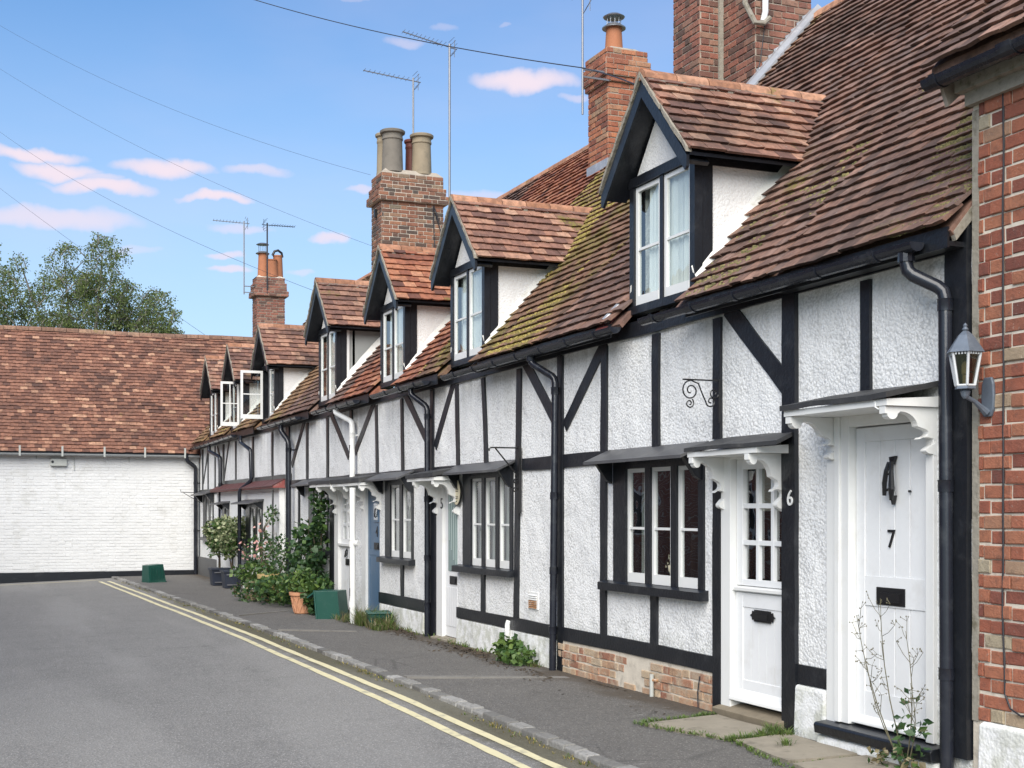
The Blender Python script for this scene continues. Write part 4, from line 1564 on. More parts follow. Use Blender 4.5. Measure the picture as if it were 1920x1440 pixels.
# twin stack on the ridge
ch = chimney(c6, 2.56, 3.30, 12.62, 13.28, 5.9, 8.6, BR_DARK, [], MORTARD, 120)
ch2_ = chimney(c6, 2.26, 2.95, 13.31, 13.92, 5.7, 8.6, BR_DARK, [], MORTARD, 110)
MB().box(2.50, 2.56, 13.275, 13.315, 5.8, 8.6).build('flue_pipe', VERGEM, ch)
fl = MB()
N = 9
for i in range(N):
    xa1 = 2.60 + i * .075
    fl.prism([(xa1, 12.60, zroof(xa1) + .0), (xa1 + .085, 12.60, zroof(xa1 + .085) + .0), (xa1 + .085, 12.60, zroof(xa1 + .075) + .12), (xa1 - .035, 12.60, zroof(xa1 + .075) + .05)], (0, .012, 0))
fl.prism([(2.40, 12.40, zroof(2.40) + .055), (3.30, 12.40, zroof(3.30) + .055), (3.30, 12.47, zroof(3.30) + .115), (2.40, 12.47, zroof(2.40) + .115)], (-.02, 0, .02))
fl.prism([(2.40, 12.47, zroof(2.40) + .09), (3.30, 12.47, zroof(3.30) + .09), (3.30, 12.61, zroof(3.30) + .10), (2.40, 12.61, zroof(2.40) + .10)], (-.02, 0, .02))
fl.build('lead_flashing', LEAD, ch)
MB().tube([(2.66, 12.57, 7.55), (2.66, 12.57, 7.12), (2.64, 12.58, 7.02)], .035, 10).build('overflow_pipe', WHITEP, ch, smooth=True)
MB().tube([(2.45, 12.66, 7.5), (2.43, 12.62, 7.2), (2.52, 12.56, 6.98), (2.62, 12.54, 6.98), (2.70, 12.54, 7.05)], .03, 8).build('iron_strap', VERGEM, ch, smooth=True)
MB().tube([(2.68, 12.61, 7.0), (2.62, 12.605, 6.6), (2.50, 12.60, 6.2)], .006, 5).build('cable', WIREM, ch)

# ---- number 5
c5 = thing('cottage', (0, 14.2, 0), 'cottage numbered 5 under the mossiest stretch of roof, with frosted glass door and oval plaque', 'cottage', 'timber framed cottages in the terrace')
y0, y1 = 12.2, 16.15
w5a, w5b = Yf(963), Yf(870)
dn5, df5 = Yf(858), Yf(832)
shell(c5, y0, y1, [(dn5, Yf(821), -1, 2.0), (w5a, w5b, .95, 2.04), (14.83 - .5, 14.83 + .5, 3.2, 4)], z1=3.28)
main_roof(c5, y0, y1, TILE_MOSSY, 210, seed=51)
gutter(c5, Yf(1160, -.2), Yf(838, -.2), drop=-.01)
rail(c5, y0, y1, 3.155, 3.29, name='wall_plate', proud=.03)
MB().box(-.165, -.150, y0, 14.1, 3.16, 3.285).build('fascia', BLACK, c5)
MB().box(-.165, -.150, 15.5, y1, 3.16, 3.285).build('fascia', BLACK, c5)
post(c5, 976, .42, 3.13, .115, px2=970)
post(c5, 908, 2.1, 3.13, .10, px2=914)
post(c5, 858, 2.1, 3.13, .10, px2=861)
post(c5, 812, -.02, 3.15, .12)
timber('post', c5, (Yf(816), 0), (Yf(816), 2.03), .20, .03)
brace(c5, (983, 674), (1050, 803), .135)
brace(c5, (854, 708), (817, 838), .12)
rail(c5, w5a - .28, y0, RZ0, RZ1)
rail(c5, w5a - .2, y1, RZ0 + .01, RZ1 - .005, proud=.012)
rail(c5, y0, dn5 - .02, SZ0, SZ1, proud=.024)
post(c5, 908, .42, .95, .11)
window(c5, w5a, w5b, .95, 2.04, 3, (.45,), (.06, .17), CURTG, .27, .08, mull=.095)
canopy(c5, Yf(963) - .08, Yf(858), 2.16, 2.05, .24)
MB().prism([(.01, y0 + .05, -.1), (-.035, y0 + .05, -.1), (-.02, y0 + .05, .300), (.01, y0 + .05, .312)], (0, dn5 - .05 - y0 - .02, 0)).build('plinth', SMOOTHW, c5, bevel=.01)
fr = MB()
fr.box(-.02, .10, df5 + .004, Yf(821) + .004, .03, 2.0)
fr.box(-.018, .10, dn5 - .0, df5 + .004, 1.95, 2.0)
fr.build('door_frame', WHITEP, c5)
d5 = white_door(c5, dn5, df5, .05, 1.95, .02)
z0_, z1_ = Pf(845, 1071)[1], Pf(845, 917)[1]
MB().box(.014, .022, dn5 + .06, df5 - .13, z0_, z1_).build('frosted_pane', SAGE, d5)
m = MB()
for q in range(4):
    yv = dn5 + .06 + (df5 - .13 - dn5 - .06) * (q + .5) / 4
    m.box(.010, .015, yv - .02, yv + .015, z0_ + .02 + .12 * q, z1_ - .10 * (3 - q) - .02)
m.build('pane_pattern', simple('pale_frosted_stripe', (.30, .38, .36), .3, .1, 3), d5)
for q in range(5):
    wv = (df5 - dn5 - .1) / 5
    MB().box(.013, .022, dn5 + .05 + q * wv + .003, dn5 + .05 + (q + 1) * wv - .003, .18, z0_ - .2).build('plank', WHITED, d5)
letter_plate(d5, (Yf(841) + Yf(855)) / 2, Pf(848, 1088)[1], .25, .10, .018)
text_obj('5', .19, IRON, c5, (-.022, Yf(832.5) + .03, Pf(832, 945)[1]), name='number', depth=.003)
MB().prism([(.05, dn5 - .02, -.05), (-.10, dn5 - .02, -.05), (-.10, dn5 - .02, .02), (.05, dn5 - .02, .045)], (0, Yf(821) - dn5 + .02, 0)).build('threshold', SLABM, c5)
hood(c5, dn5 - .12, Yf(812) + .05, 2.13, .36, [dn5 - .03, Yf(822)], zfront=2.06, bh=.42, slab=.05)
pipe(c5, [(-.215, Yf(998, -.2), 3.2), (-.215, Yf(998, -.2), 3.10), (-.07, Yf(1041, -.07), 2.93), (-.07, Yf(1036, -.07), -.01)], .036, BLACKP, (2.8, 1.75, 1.0, .4))
MB().tube([(-.215, Yf(998, -.2), 3.22), (-.215, Yf(998, -.2), 3.12)], .046, 12).build('gutter_outlet', BLACKP, c5)
# waste pipe bubble and vent on the wall
yb_ = Yf(951, -.05)
MB().tube([(-.045, yb_, -.02), (-.045, yb_, .36), (-.03, yb_, .40)], .030, 10).build('waste_pipe', SMOOTHW, c5, smooth=True)
ya_ = (Yf(992) + Yf(1010)) / 2
av = MB().box(-.012, .01, ya_ - .13, ya_ + .13, Pf(1000, 1142)[1], Pf(1000, 1110)[1]).build('air_vent', WHITEP, c5)
za_, zb_ = Pf(1000, 1140)[1], Pf(1000, 1113)[1]
for q in range(7):
    zz = za_ + (zb_ - za_) * (q + .5) / 7
    MB().prism([(-.012, ya_ - .10, zz - .008), (-.026, ya_ - .10, zz - .010), (-.012, ya_ - .10, zz + .006)], (0, .20, 0)).build('louvre', RUST if q < 4 else WHITEP, av)
dormer(c5, 14.83, 5.29, seed=52)
# chimney between 5 and 4, one pot
ch = chimney(c5, 2.43, 2.98, 16.0, 16.6, 5.9, 7.80, BR_RED, [(2, .03), (3, .065), (1, .035)], MORTARD, 140)
flaunch(ch, 2.42, 2.99, 15.99, 16.61, 7.78, .08, MORTARD)
po = pot(ch, 2.66, 16.28, 7.83, .125, .36, TERRA, 'plain')
cowl(ch, 2.66, 16.28, 8.17, .135)
MB().box(2.41, 3.0, 15.975, 16.62, 6.05, 6.32).build('lead_flashing', LEAD, ch)

# ---- number 4
c4 = thing('cottage', (0, 18, 0), 'cottage numbered 4 with the blue front door and two-light window', 'cottage', 'timber framed cottages in the terrace')
y0, y1 = 16.15, 19.95
w4a, w4b = Yf(776), Yf(724)
dn4, df4 = Yf(712), Yf(688)
shell(c4, y0, y1, [(dn4, Yf(681), -1, 2.0), (w4a, w4b, .95, 2.02), (17.8 - .5, 17.8 + .5, 3.2, 4)], z1=3.28)
main_roof(c4, y0, y1, TILE_RED, 200, seed=41)
gutter(c4, Yf(803, -.2), Yf(704, -.2))
rail(c4, y0, y1, 3.155, 3.29, name='wall_plate', proud=.03)
MB().box(-.165, -.150, y0, 17.1, 3.16, 3.285).build('fascia', BLACK, c4)
MB().box(-.165, -.150, 18.5, y1, 3.16, 3.285).build('fascia', BLACK, c4)
post(c4, 755, 2.1, 3.13, .10, px2=757)
post(c4, 707, 2.1, 3.13, .10, px2=709)
post(c4, 660, .0, 3.15, .13)
brace(c4, (757, 731), (807, 838), .12)
brace(c4, (704, 750), (667, 848), .12)
rail(c4, y0, y1, RZ0, RZ1)
rail(c4, y0 + .2, dn4 - .02, SZ0 - .02, SZ1, proud=.024)
post(c4, 756, .42, .95, .11)
window(c4, w4a, w4b, .95, 2.02, 2, (.5,), (.06, .17), CURTG, .24, .07, mull=.12)
canopy(c4, Yf(776) - .08, Yf(716), 2.15, 2.04, .26)
MB().prism([(.01, y0 + .3, -.1), (-.035, y0 + .3, -.1), (-.02, y0 + .3, .275), (.01, y0 + .3, .288)], (0, dn4 - .35 - y0, 0)).build('plinth', SMOOTHW, c4, bevel=.01)
fr = MB()
fr.box(-.02, .10, df4 + .004, Yf(681), .0, 2.0)
fr.box(-.018, .10, dn4, df4 + .004, 1.95, 2.0)
fr.build('door_frame', WHITEP, c4)
d4 = MB().box(.03, .075, dn4, df4, .06, 1.95).build('door', BLUED, c4)
m = MB()
m.box(.018, .031, dn4, dn4 + .09, .07, 1.94); m.box(.018, .031, df4 - .09, df4, .07, 1.94)
m.box(.0185, .031, dn4 + .09, df4 - .09, 1.80, 1.94)
m.box(.0185, .031, dn4 + .09, df4 - .09, .95, 1.03)
m.build('door_rails', BLUED, d4, bevel=.003)
for q in range(5):
    wv = (df4 - dn4 - .18) / 5
    MB().box(.024, .031, dn4 + .09 + q * wv + .003, dn4 + .09 + (q + 1) * wv - .003, .07, .95).build('plank', BLUED, d4)
    MB().box(.024, .031, dn4 + .09 + q * wv + .003, dn4 + .09 + (q + 1) * wv - .003, 1.03, 1.80).build('plank', BLUED, d4)
ym = (Yf(700) + Yf(708)) / 2
MB().box(.010, .026, ym - .12, ym + .14, 1.44, 1.74).build('pane_frame', BLUED, d4)
MB().box(.006, .011, ym - .09, ym + .11, 1.47, 1.71).build('pane', GLASS, d4)
MB().box(.0105, .0115, ym - .09, ym + .11, 1.47, 1.71).build('pane_backing', DARKIN, d4)
MB().tube([(.022, ym + .02, 1.50), (-.01, ym + .01, 1.52), (-.015, ym - .03, 1.62), (.022, ym - .03, 1.69)], .010, 6).build('knocker', IRON, d4)
text_obj('4', .22, IRON, d4, (.020, ym, Pf(704, 998)[1]), name='number')
letter_plate(d4, ym, Pf(704, 1024)[1], .24, .10, .020)
hood(c4, Yf(712) - .1, 19.98, 2.135, .34, [Yf(712) - .03, Yf(683)], zfront=2.07, bh=.36, slab=.06, mat=LEADC)
pipe(c4, [(-.215, Yf(772, -.2), 3.2), (-.215, Yf(772, -.2), 3.10), (-.07, Yf(801, -.07), 2.93), (-.07, Yf(801, -.07), 0)], .036, BLACKP, (2.8, 1.75, 1.0, .4))
dormer(c4, 17.80, 5.26, seed=42, tm=TILE_RED)

# ---- number 3, white rainwater pipe
c3 = thing('cottage', (0, 22, 0), 'cottage with a white six-pane door behind the white rainwater pipe, fronted by pot plants', 'cottage', 'timber framed cottages in the terrace')
y0, y1 = 19.95, 24.0
w3a, w3b = Yf(616), Yf(580)
dn3, df3 = Yf(660) + .05, Yf(636)
shell(c3, y0, y1, [(dn3, Yf(629), -1, 2.02), (w3a, w3b, .95, 2.02), (21.38 - .5, 21.38 + .5, 3.2, 4)], z1=3.28)
main_roof(c3, y0, y1, TILE_BROWN, 200, seed=31)
gutter(c3, Yf(672, -.2), Yf(592, -.2))
rail(c3, y0, y1, 3.155, 3.29, name='wall_plate', proud=.03)
MB().box(-.165, -.150, y0, 20.7, 3.16, 3.285).build('fascia', BLACK, c3)
MB().box(-.165, -.150, 22.1, y1, 3.16, 3.285).build('fascia', BLACK, c3)
post(c3, 615.5, 2.1, 3.13, .12)
post(c3, 577.5, 2.1, 3.13, .12)
post(c3, 562, .0, 2.05, .10)
timber('post', c3, (Yf(625), 0), (Yf(625), 2.03), .24, .03)
timber('post', c3, (Yf(541.5), 0), (Yf(541.5), 3.15), .24, .03)
brace(c3, (618, 768), (655, 856), .12)
brace(c3, (574, 781), (548, 872), .12)
rail(c3, y0, y1, RZ0, RZ1)
rail(c3, Yf(621), y1, SZ0, SZ1, proud=.024)
window(c3, w3a, w3b, .95, 2.02, 2, (.5,), (.06, .1), CURT, .34, .08, mull=.14)
canopy(c3, Yf(618) - .08, Yf(570), 2.15, 2.05, .24)
MB().prism([(.01, df3, -.1), (-.035, df3, -.1), (-.02, df3, .30), (.01, df3, .31)], (0, y1 - df3, 0)).build('plinth', SMOOTHW, c3)
fr = MB()
fr.box(-.02, .10, df3 + .004, Yf(629), .0, 2.02)
fr.box(-.018, .10, dn3, df3 + .004, 1.97, 2.02)
fr.box(-.02, .10, dn3 - .08, dn3, .0, 2.02)
fr.build('door_frame', WHITEP, c3)
d3 = MB().box(.03, .07, dn3, df3, .06, 1.06).build('door', WHITED, c3)
m = MB()
gz0, gz1 = 1.16, 1.84
m.box(.025, .07, dn3, dn3 + .11, 1.06, 1.97); m.box(.025, .07, df3 - .13, df3, 1.06, 1.97)
m.box(.026, .07, dn3 + .11, df3 - .13, gz1, 1.97); m.box(.026, .07, dn3 + .11, df3 - .13, 1.06, gz0)
ymid = (dn3 + .11 + df3 - .13) / 2
m.box(.028, .065, ymid - .035, ymid + .035, gz0, gz1)
for q in (1, 2):
    zv = gz0 + (gz1 - gz0) * q / 3
    m.box(.029, .064, dn3 + .11, df3 - .13, zv - .022, zv + .022)
m.build('glazed_frame', WHITED, d3)
for i in range(2):
    for j in range(3):
        ya2 = dn3 + .11 if i == 0 else ymid
        yb2 = ymid if i == 0 else df3 - .13
        MB().box(.05, .053, ya2 + .01, yb2 - .01, gz0 + (gz1 - gz0) * j / 3 + .01, gz0 + (gz1 - gz0) * (j + 1) / 3 - .01).build('pane', GLASS, d3)
curtain(d3, dn3, df3, 1.1, 1.95, .13, CURTG)
MB().box(-.02, .03, dn3 - .02, df3 + .02, 1.05, 1.085).build('ledge', WHITEP, d3)
for q in range(6):
    wv = (df3 - dn3 - .1) / 6
    MB().box(.024, .031, dn3 + .05 + q * wv + .004, dn3 + .05 + (q + 1) * wv - .004, .12, 1.03).build('plank', WHITED, d3)
ym = Yf(648)
MB().tube([(.02, ym - .05, .99), (.0, ym - .05, .90), (.0, ym + .05, .88), (.02, ym + .06, .97), (.02, ym - .02, 1.0)], .013, 6).build('knocker', IRON, d3)
letter_plate(d3, ym - .06, .80, .26, .10, .024)
hood(c3, 19.96, Yf(621) + .1, 2.14, .36, [dn3 - .05, Yf(632)], zfront=2.07, bh=.44, slab=.05)
pw = pipe(c3, [(-.215, Yf(631, -.2), 3.2), (-.215, Yf(631, -.2), 3.12), (-.09, Yf(660, -.09), 2.95), (-.09, Yf(660.5, -.09), 2.11)], .042, WHITEP, (2.75,), 'downpipe')
pw2 = pipe(c3, [(-.42, Yf(661, -.42), 1.93), (-.42, Yf(661.5, -.42), .0)], .044, WHITEP, (), 'downpipe')
for zc in (1.14, .28):
    MB().tube([(-.42, Yf(661, -.42), zc - .05), (-.42, Yf(661, -.42), zc + .04), (-.42, Yf(661, -.42), zc + .045)], [.052, .052, .058], 12).build('pipe_collar', WHITEP, pw2, smooth=True)
MB().tube([(-.42, Yf(661, -.42), .36), (-.42, Yf(661, -.42), .50)], .047, 12).build('black_band', BLACKP, pw2, smooth=True)
MB().tube([(-.42, Yf(661, -.42), 1.14), (-.36, Yf(661, -.42) - .10, 1.14)], .04, 8).build('pipe_branch', WHITEP, pw2, smooth=True)
MB().tube([(-.09, Yf(660, -.09), 2.47), (-.09, Yf(660, -.09), 2.60)], .045, 12).build('black_band', BLACKP, pw, smooth=True)
dormer(c3, 21.38, 5.37, seed=32, cheek_window=True, tm=TILE_DORM)

# chimney between 3 and 2: four pots
ch = chimney(c3, 1.70, 2.92, 24.0, 24.66, 4.9, 7.95, BR_BROWN, [(3, .0), (2, .045), (2, .08)], MORTAR, 150)
flaunch(ch, 1.70, 2.92, 24.0, 24.66, 7.95, .10, MORTARD)
pot(ch, 1.98, 24.22, 8.0, .21, .80, GREYPOT)
pot(ch, 2.56, 24.22, 8.0, .20, .78, STONEPOT)
pot(ch, 1.90, 24.50, 8.0, .15, .80, STONEPOT)
pot(ch, 2.44, 24.50, 8.0, .12, .74, TERRAD)
m = MB().box(2.45, 2.95, 23.985, 24.0, 6.25, 6.45)
m.build('lead_flashing', LEAD, ch)
MB().tube([(2.72, 23.97, 7.40), (2.80, 23.96, 7.15), (2.86, 23.96, 6.9), (2.70, 23.97, 7.38), (2.74, 23.97, 6.5)], .010, 5).build('cable', WIREM, ch)
MB().box(1.64, 1.70, 24.25, 24.32, 7.15, 7.30).build('cable_bracket', IRON, ch)

# ---- number 2: red pent roof over a smooth projecting wall
c2 = thing('cottage', (0, 26.2, 0), 'cottage with smooth white ground floor under a red pent roof, beside the rose bush', 'cottage', 'timber framed cottages in the terrace')
y0, y1 = 24.0, 28.4
shell(c2, y0, y1, [(Yf(493), Yf(462), .62, 1.74), (25.95 - .5, 25.95 + .5, 3.2, 4)], z1=3.28)
main_roof(c2, y0, y1, TILE_OLIVE, 200, seed=21)
gutter(c2, Yf(562, -.2), Yf(489, -.2))
rail(c2, y0, y1, 3.155, 3.29, name='wall_plate', proud=.03)
MB().box(-.165, -.150, y0, 25.2, 3.16, 3.285).build('fascia', BLACK, c2)
MB().box(-.165, -.150, 26.7, y1, 3.16, 3.285).build('fascia', BLACK, c2)
rail(c2, y0, y1, RZ0 + .02, RZ1 + .12, proud=.02)
post(c2, 512, 2.1, 3.13, .12)
post(c2, 475.5, 2.1, 3.13, .15)
w2a, w2b = Yf(493, -.10), Yf(462, -.10)
wall_holes(c2, 'front_wall', SMOOTHW, 24.6, y1, .10, 2.04, [(w2a, w2b, .62, 1.74)], -.10, -.002)
timber('post', c2, (Yf(512, -.1), .3), (Yf(512, -.1), 2.0), .10, .012, X=-.10)
timber('rail', c2, (24.6, .26), (y1, .26), .12, .02, X=-.10)
MB().box(-.20, -.09, 24.6, y1, -.1, .14).build('plinth', SMOOTHW, c2)
pr_ = MB().prism([(.0, 24.5, 2.19), (-.24, 24.5, 2.06), (-.24, 24.5, 2.03), (.0, 24.5, 2.03)], (0, y1 - 24.5, 0)).build('pent_roof', RED, c2)
PENT = simple('red_painted_tile', (.10, .038, .034), .55, .3, 7, .003, 40, dirt=(.05, .03, .028), dirt_amt=.6)
q = 24.5
while q < y1 - .05:
    MB().prism([(-.0, q, 2.215), (-.265, q, 2.07), (-.265, q, 2.055), (-.0, q, 2.195)], (0, min(.165, y1 - q), rr(-.004, .004))).build('pent_tile', PENT, pr_)
    q += .172
window(c2, w2a, w2b, .62, 1.74, 2, (), (.12, .12), CURTG, .42, .10, mull=.20)
for o in list(bpy.data.objects):
    pass
wobj = [o for o in c2.children if o.name.startswith('window')][0]
wobj.location.x -= .10
WLOC[wobj.name].x -= .10
canopy(c2, w2a - .1, w2b + .15, 1.86, 1.76, .40)
pipe(c2, [(-.215, Yf(452, -.2), 3.16), (-.215, Yf(452, -.2), 3.02), (-.08, Yf(470, -.08), 2.85), (-.08, Yf(471, -.08), 2.22), (-.27, Yf(449, -.27), 2.02), (-.27, Yf(449, -.27), .0)], .04, BLACKP, (1.0,))
pipe(c2, [(-.215, Yf(528, -.2), 3.16), (-.215, Yf(528, -.2), 3.05), (-.12, Yf(541, -.12), 2.85), (-.12, Yf(541, -.12), .0)], .05, BLACKP, (2.7,))
dormer(c2, 25.95, 5.22, seed=22, open_light=(1, 0, False, .44), open_y=26.42, curt=None)

# ---- number 1: far end of the row, two dormers
c1 = thing('cottage', (0, 31.3, 0), 'furthest cottage of the row, against the white end building, with two small dormers', 'cottage', 'timber framed cottages in the terrace')
y0, y1 = 28.4, 34.2
w1a, w1b = Yf(401), Yf(382)
s1a, s1b = Yf(430, -.1), Yf(418, -.1)
shell(c1, y0, y1, [(w1a, w1b, .95, 2.0), (s1a, s1b, 1.0, 1.72), (29.25 - .5, 29.25 + .5, 3.2, 4), (32.1 - .5, 32.1 + .5, 3.2, 4)], z1=3.28)
main_roof(c1, y0, y1, TILE_OLIVE, 200, seed=12)
gutter(c1, 28.45, 34.0, drop=-.05)
rail(c1, y0, y1, 3.155, 3.29, name='wall_plate', proud=.03)
MB().box(-.165, -.150, y0, y1 - .1, 3.14, 3.285).build('fascia', BLACK, c1)
for px, wv in ((443, .10), (420, .14), (404, .10), (391, .09), (381, .10)):
    post(c1, px, 2.1, 3.13, wv)
brace(c1, (430, 828), (421, 895), .09)
brace(c1, (408, 838), (416, 868), .09)
brace(c1, (391, 842), (382, 905), .09)
rail(c1, y0, 31.3, RZ0 + .02, RZ1 + .12, proud=.02)
rail(c1, 31.2, y1, RZ0 - .02, RZ1 - .04)
wall_holes(c1, 'front_wall', SMOOTHW, y0, 31.2, .10, 2.04, [(s1a, s1b, 1.0, 1.72)], -.10, -.002)
timber('post', c1, (Yf(412), 0), (Yf(412), 2.0), .15, .02)
MB().box(-.06, .0 - .001, 31.2, 34.15, -.1, .45).build('plinth', simple('grey_painted_plinth', (.09, .09, .09), .6, .2, 5), c1)
MB().box(-.20, -.09, y0, 31.2, -.1, .30).build('plinth', MATS['grey_painted_plinth'], c1)
pr_ = MB().prism([(.0, y0, 2.19), (-.24, y0, 2.06), (-.24, y0, 2.03), (.0, y0, 2.03)], (0, 31.25 - y0, 0)).build('pent_roof', RED, c1)
q = y0
while q < 31.2:
    MB().prism([(-.0, q, 2.215), (-.265, q, 2.07), (-.265, q, 2.055), (-.0, q, 2.195)], (0, min(.165, 31.25 - q), rr(-.004, .004))).build('pent_tile', PENT, pr_)
    q += .172
wv = window(c1, s1a, s1b, 1.0, 1.72, 1, (), (.1, .1), None, .30, .10)
wv.location.x -= .10
WLOC[wv.name].x -= .10
canopy(c1, s1a - .1, s1b + .15, 1.84, 1.76, .38)
window(c1, w1a, w1b, .95, 2.0, 2, (.5,), (.1, .1), CURTG, .4, .1, mull=.18)
canopy(c1, w1a - .15, w1b + .15, 2.10, 2.0, .30)
pipe(c1, [(-.215, Yf(393, -.2), 3.13), (-.215, Yf(393, -.2), 3.0), (-.10, Yf(413, -.10), 2.82), (-.10, Yf(413, -.10), .0)], .045, BLACKP, (2.2,))
dormer(c1, 29.25, 5.22, seed=13, open_light=(0, 0, True, .40), open_y=28.86, curt=None)
dormer(c1, 32.1, 5.26, seed=14, curt=None)

# moss cushions on the tiles (each clump only a few centimetres)
def moss_on(root, y0, y1, n, thr, seed, xmax=2.6, band=None, mat=None):
    random.seed(seed)
    mb = MB()
    c = 0
    tries = 0
    while c < n and tries < n * 30:
        tries += 1
        y = rr(y0, y1); x = rr(ROOFX0, xmax)
        if dorm_cut(y, x): continue
        v = noise.noise(Vector((y * .55, x * .8, seed * .37))) + .35 * noise.noise(Vector((y * 2.5, x * 3.1, 2)))
        if band: v += band(x, y)
        if v < thr: continue
        r = rr(.008, .028)
        s_ = (x - ROOFX0) / CP
        s_ = math.floor(s_ / .125) * .125 + rr(-.015, .05)
        xx = ROOFX0 + s_ * CP
        P = Vector((xx - SP * .030, y, zroof(xx) + CP * .030 + .006))
        vs = [P + Vector((rr(-r, r) * .5, sg * r * rr(.8, 1.6), rr(-.3, .3) * r)) for sg in (-1, 1)]
        vs += [P + Vector((-r * CP * rr(.7, 1.1), 0, -r * SP * rr(.7, 1.1))), P + Vector((r * CP, 0, r * SP)), P + Vector((-SP * r, 0, CP * r)) * rr(.6, .9) + P * 0 if False else P + Vector((-SP, 0, CP)) * r * rr(.5, .8)]
        mb.add(vs, [(0, 2, 4), (2, 1, 4), (1, 3, 4), (3, 0, 4)])
        c += 1
    mb.build('moss', mat or MOSSM, root, kind='stuff')


moss_on(c5, 12.3, 16.1, 26000, -.02, 5, 2.3, lambda x, y: .42 - abs((y - 12.9) - x * 1.05) * .42 - max(0, 12.9 - y) * .6 if y < 15.9 else -.2)
moss_on(c7, 6.32, 8.1, 9000, .16, 7, 1.7, lambda x, y: .42 - x * .28 - abs(y - 6.7) * .38, MOSSD)
moss_on(c6, 8.2, 9.4, 500, .22, 6, .9, lambda x, y: .05 - x * .3, MOSSD)
moss_on(c4, 16.2, 17.1, 1500, .05, 4, .5, lambda x, y: .2 - x * .4)
moss_on(c2, 24.1, 28.3, 2500, .2, 2, 2.2)
moss_on(c1, 28.5, 34.1, 2500, .15, 1, 2.2)

# ------------------------------------------------------------------ red brick house at the right edge
bh = thing('brick_house', (0, 4.5, 0), 'tall red brick house at the right edge of the view, with whitewashed base', 'house')
BY0, BY1, BZ = 1.0, 6.275, 4.02
bw = MB().box(-.002, .3, BY0, BY1, -.1, BZ + .25)
bw = bw.build('wall', MORTAR, bh)
lay_bricks(bw, (-.004, 5.45, .36), (0, 1, 0), (-1, 0, 0), BY1 - .05 - 5.45, BZ - .36 + .02, BR_HOUSE, 300, jit=2.6, rowh=.087)
lay_bricks(bw, (-.004, BY0, .36), (0, 1, 0), (-1, 0, 0), 5.45 - BY0, BZ - .36 + .02, BR_HOUSE, 0, jit=1.8, rowh=.087)
MB().box(-.012, .0, BY1 - .055, BY1 - .0, .36, BZ - .05).build('mortar_strip', VERGEM, bh)
MB().box(.3, 6.6, BY0, BY1, -.1, BZ).build('side_walls', MORTARD, bh)
MB().prism([(.0, BY0, -.1), (-.06, BY0, -.1), (-.045, BY0, .35), (-.0, BY0, .372)], (0, BY1 - .09 - BY0, 0)).build('plinth', SMOOTHW, bh, bevel=.012)
# dentil course, corbel and gutter
cor = MB().box(-.05, .0, BY0, BY1 + .02, BZ - .02, BZ + .06)
cor.box(-.10, .0, BY0, BY1 + .05, BZ + .06, BZ + .14)
cor.build('corbel', VERGEM, bh)
gutter(bh, BY0, Yf(1740, -.2) - .0, xg=-.20, z=4.17, r=.062)
EZ = 4.24
mm_ = MB().prism([(-.20, BY0, EZ), (3.3, BY0, EZ + 3.5 * ROOF_M), (6.8, BY0, EZ), (6.8, BY0, EZ - .1), (3.3, BY0, EZ + 3.5 * ROOF_M - .1), (-.20, BY0, EZ - .1)], (0, BY1 + .13 - BY0, 0))
br = mm_.build('roof', TILE_BROWN, bh)
lay_tiles(br, (-.24, BY1 + .16, EZ - .03), (0, -1, 0), (CP, 0, SP), (-SP, 0, CP), BY1 + .16 - BY0, 3.5 / CP, TILE_BROWN, None, 120, roww=.02)
MB().prism([(-.16, BY1 + .13, EZ - .06), (3.3, BY1 + .13, EZ + 3.5 * ROOF_M - .06), (3.3, BY1 + .13, EZ - .9 + 3.3 * ROOF_M), (-.10, BY1 + .13, BZ - .0)], (0, -.03, 0)).build('gable_side', MORTARD, bh)
# cable down the wall
yc_ = Yf(1880, -.02)
pts = []
for i in range(24):
    z = 4.0 - i * (3.45 / 23)
    pts.append((-.016, yc_ + .012 * noise.noise(Vector((0, 3, z * 2.3))) - (.0 if z > .9 else (.9 - z) * .03), z))
pts += [(-.018, yc_ - .06, .47), (-.018, yc_ - .14, .44), (-.018, yc_ - .3, .46)]
MB().tube(pts, .006, 6).build('cable', WIREM, bh)

# ------------------------------------------------------------------ white end building
WY = 34.22
wb = thing('end_building', (-4, WY, 0), 'long low whitewashed brick building closing the street, under an orange-brown tiled roof', 'building')
x0, x1 = -10.5, -.02
wbw = MB().box(x0, x1, WY + .004, WY + .3, -.4, 3.0).build('wall', BR_WHITE, wb)
lay_bricks(wbw, (x0, WY + .004, .11), (1, 0, 0), (0, -1, 0), x1 - x0, 2.92, BR_WHITE, 0, jit=1.1, rowh=.075, joint=.007)
MB().box(x0, x1, WY - .035, WY + .0, -.4, .11).build('plinth', BLACK, wb)
MB().box(x0, x0 + .3, WY + .3, WY + 5.9, -.4, 3.0).box(x0, 5.5, WY + 5.6, WY + 5.9, -.4, 3.0).build('back_walls', BR_WHITE, wb)
W_M = 1.08
WAP = math.atan(W_M)
wc, ws = math.cos(WAP), math.sin(WAP)
EZW, RYW = 3.04, 2.92
rf = MB().prism([(x0, WY - .16, EZW - .03), (x0, WY + RYW, EZW + (RYW + .16) * W_M - .03), (x0, WY + 6.2, EZW), (x0, WY + 6.2, EZW - .05), (x0, WY + RYW, EZW + (RYW + .16) * W_M - .09), (x0, WY - .16, EZW - .09)], (5.6 - x0, 0, 0)).build('roof', TILE_WING, wb)


def wing_keep(u, s):
    x = x0 + u
    y = WY - .16 + s * wc
    return not (x > -.3 and EZW + s * ws < zroof(x) - .05 and y < 34.25)


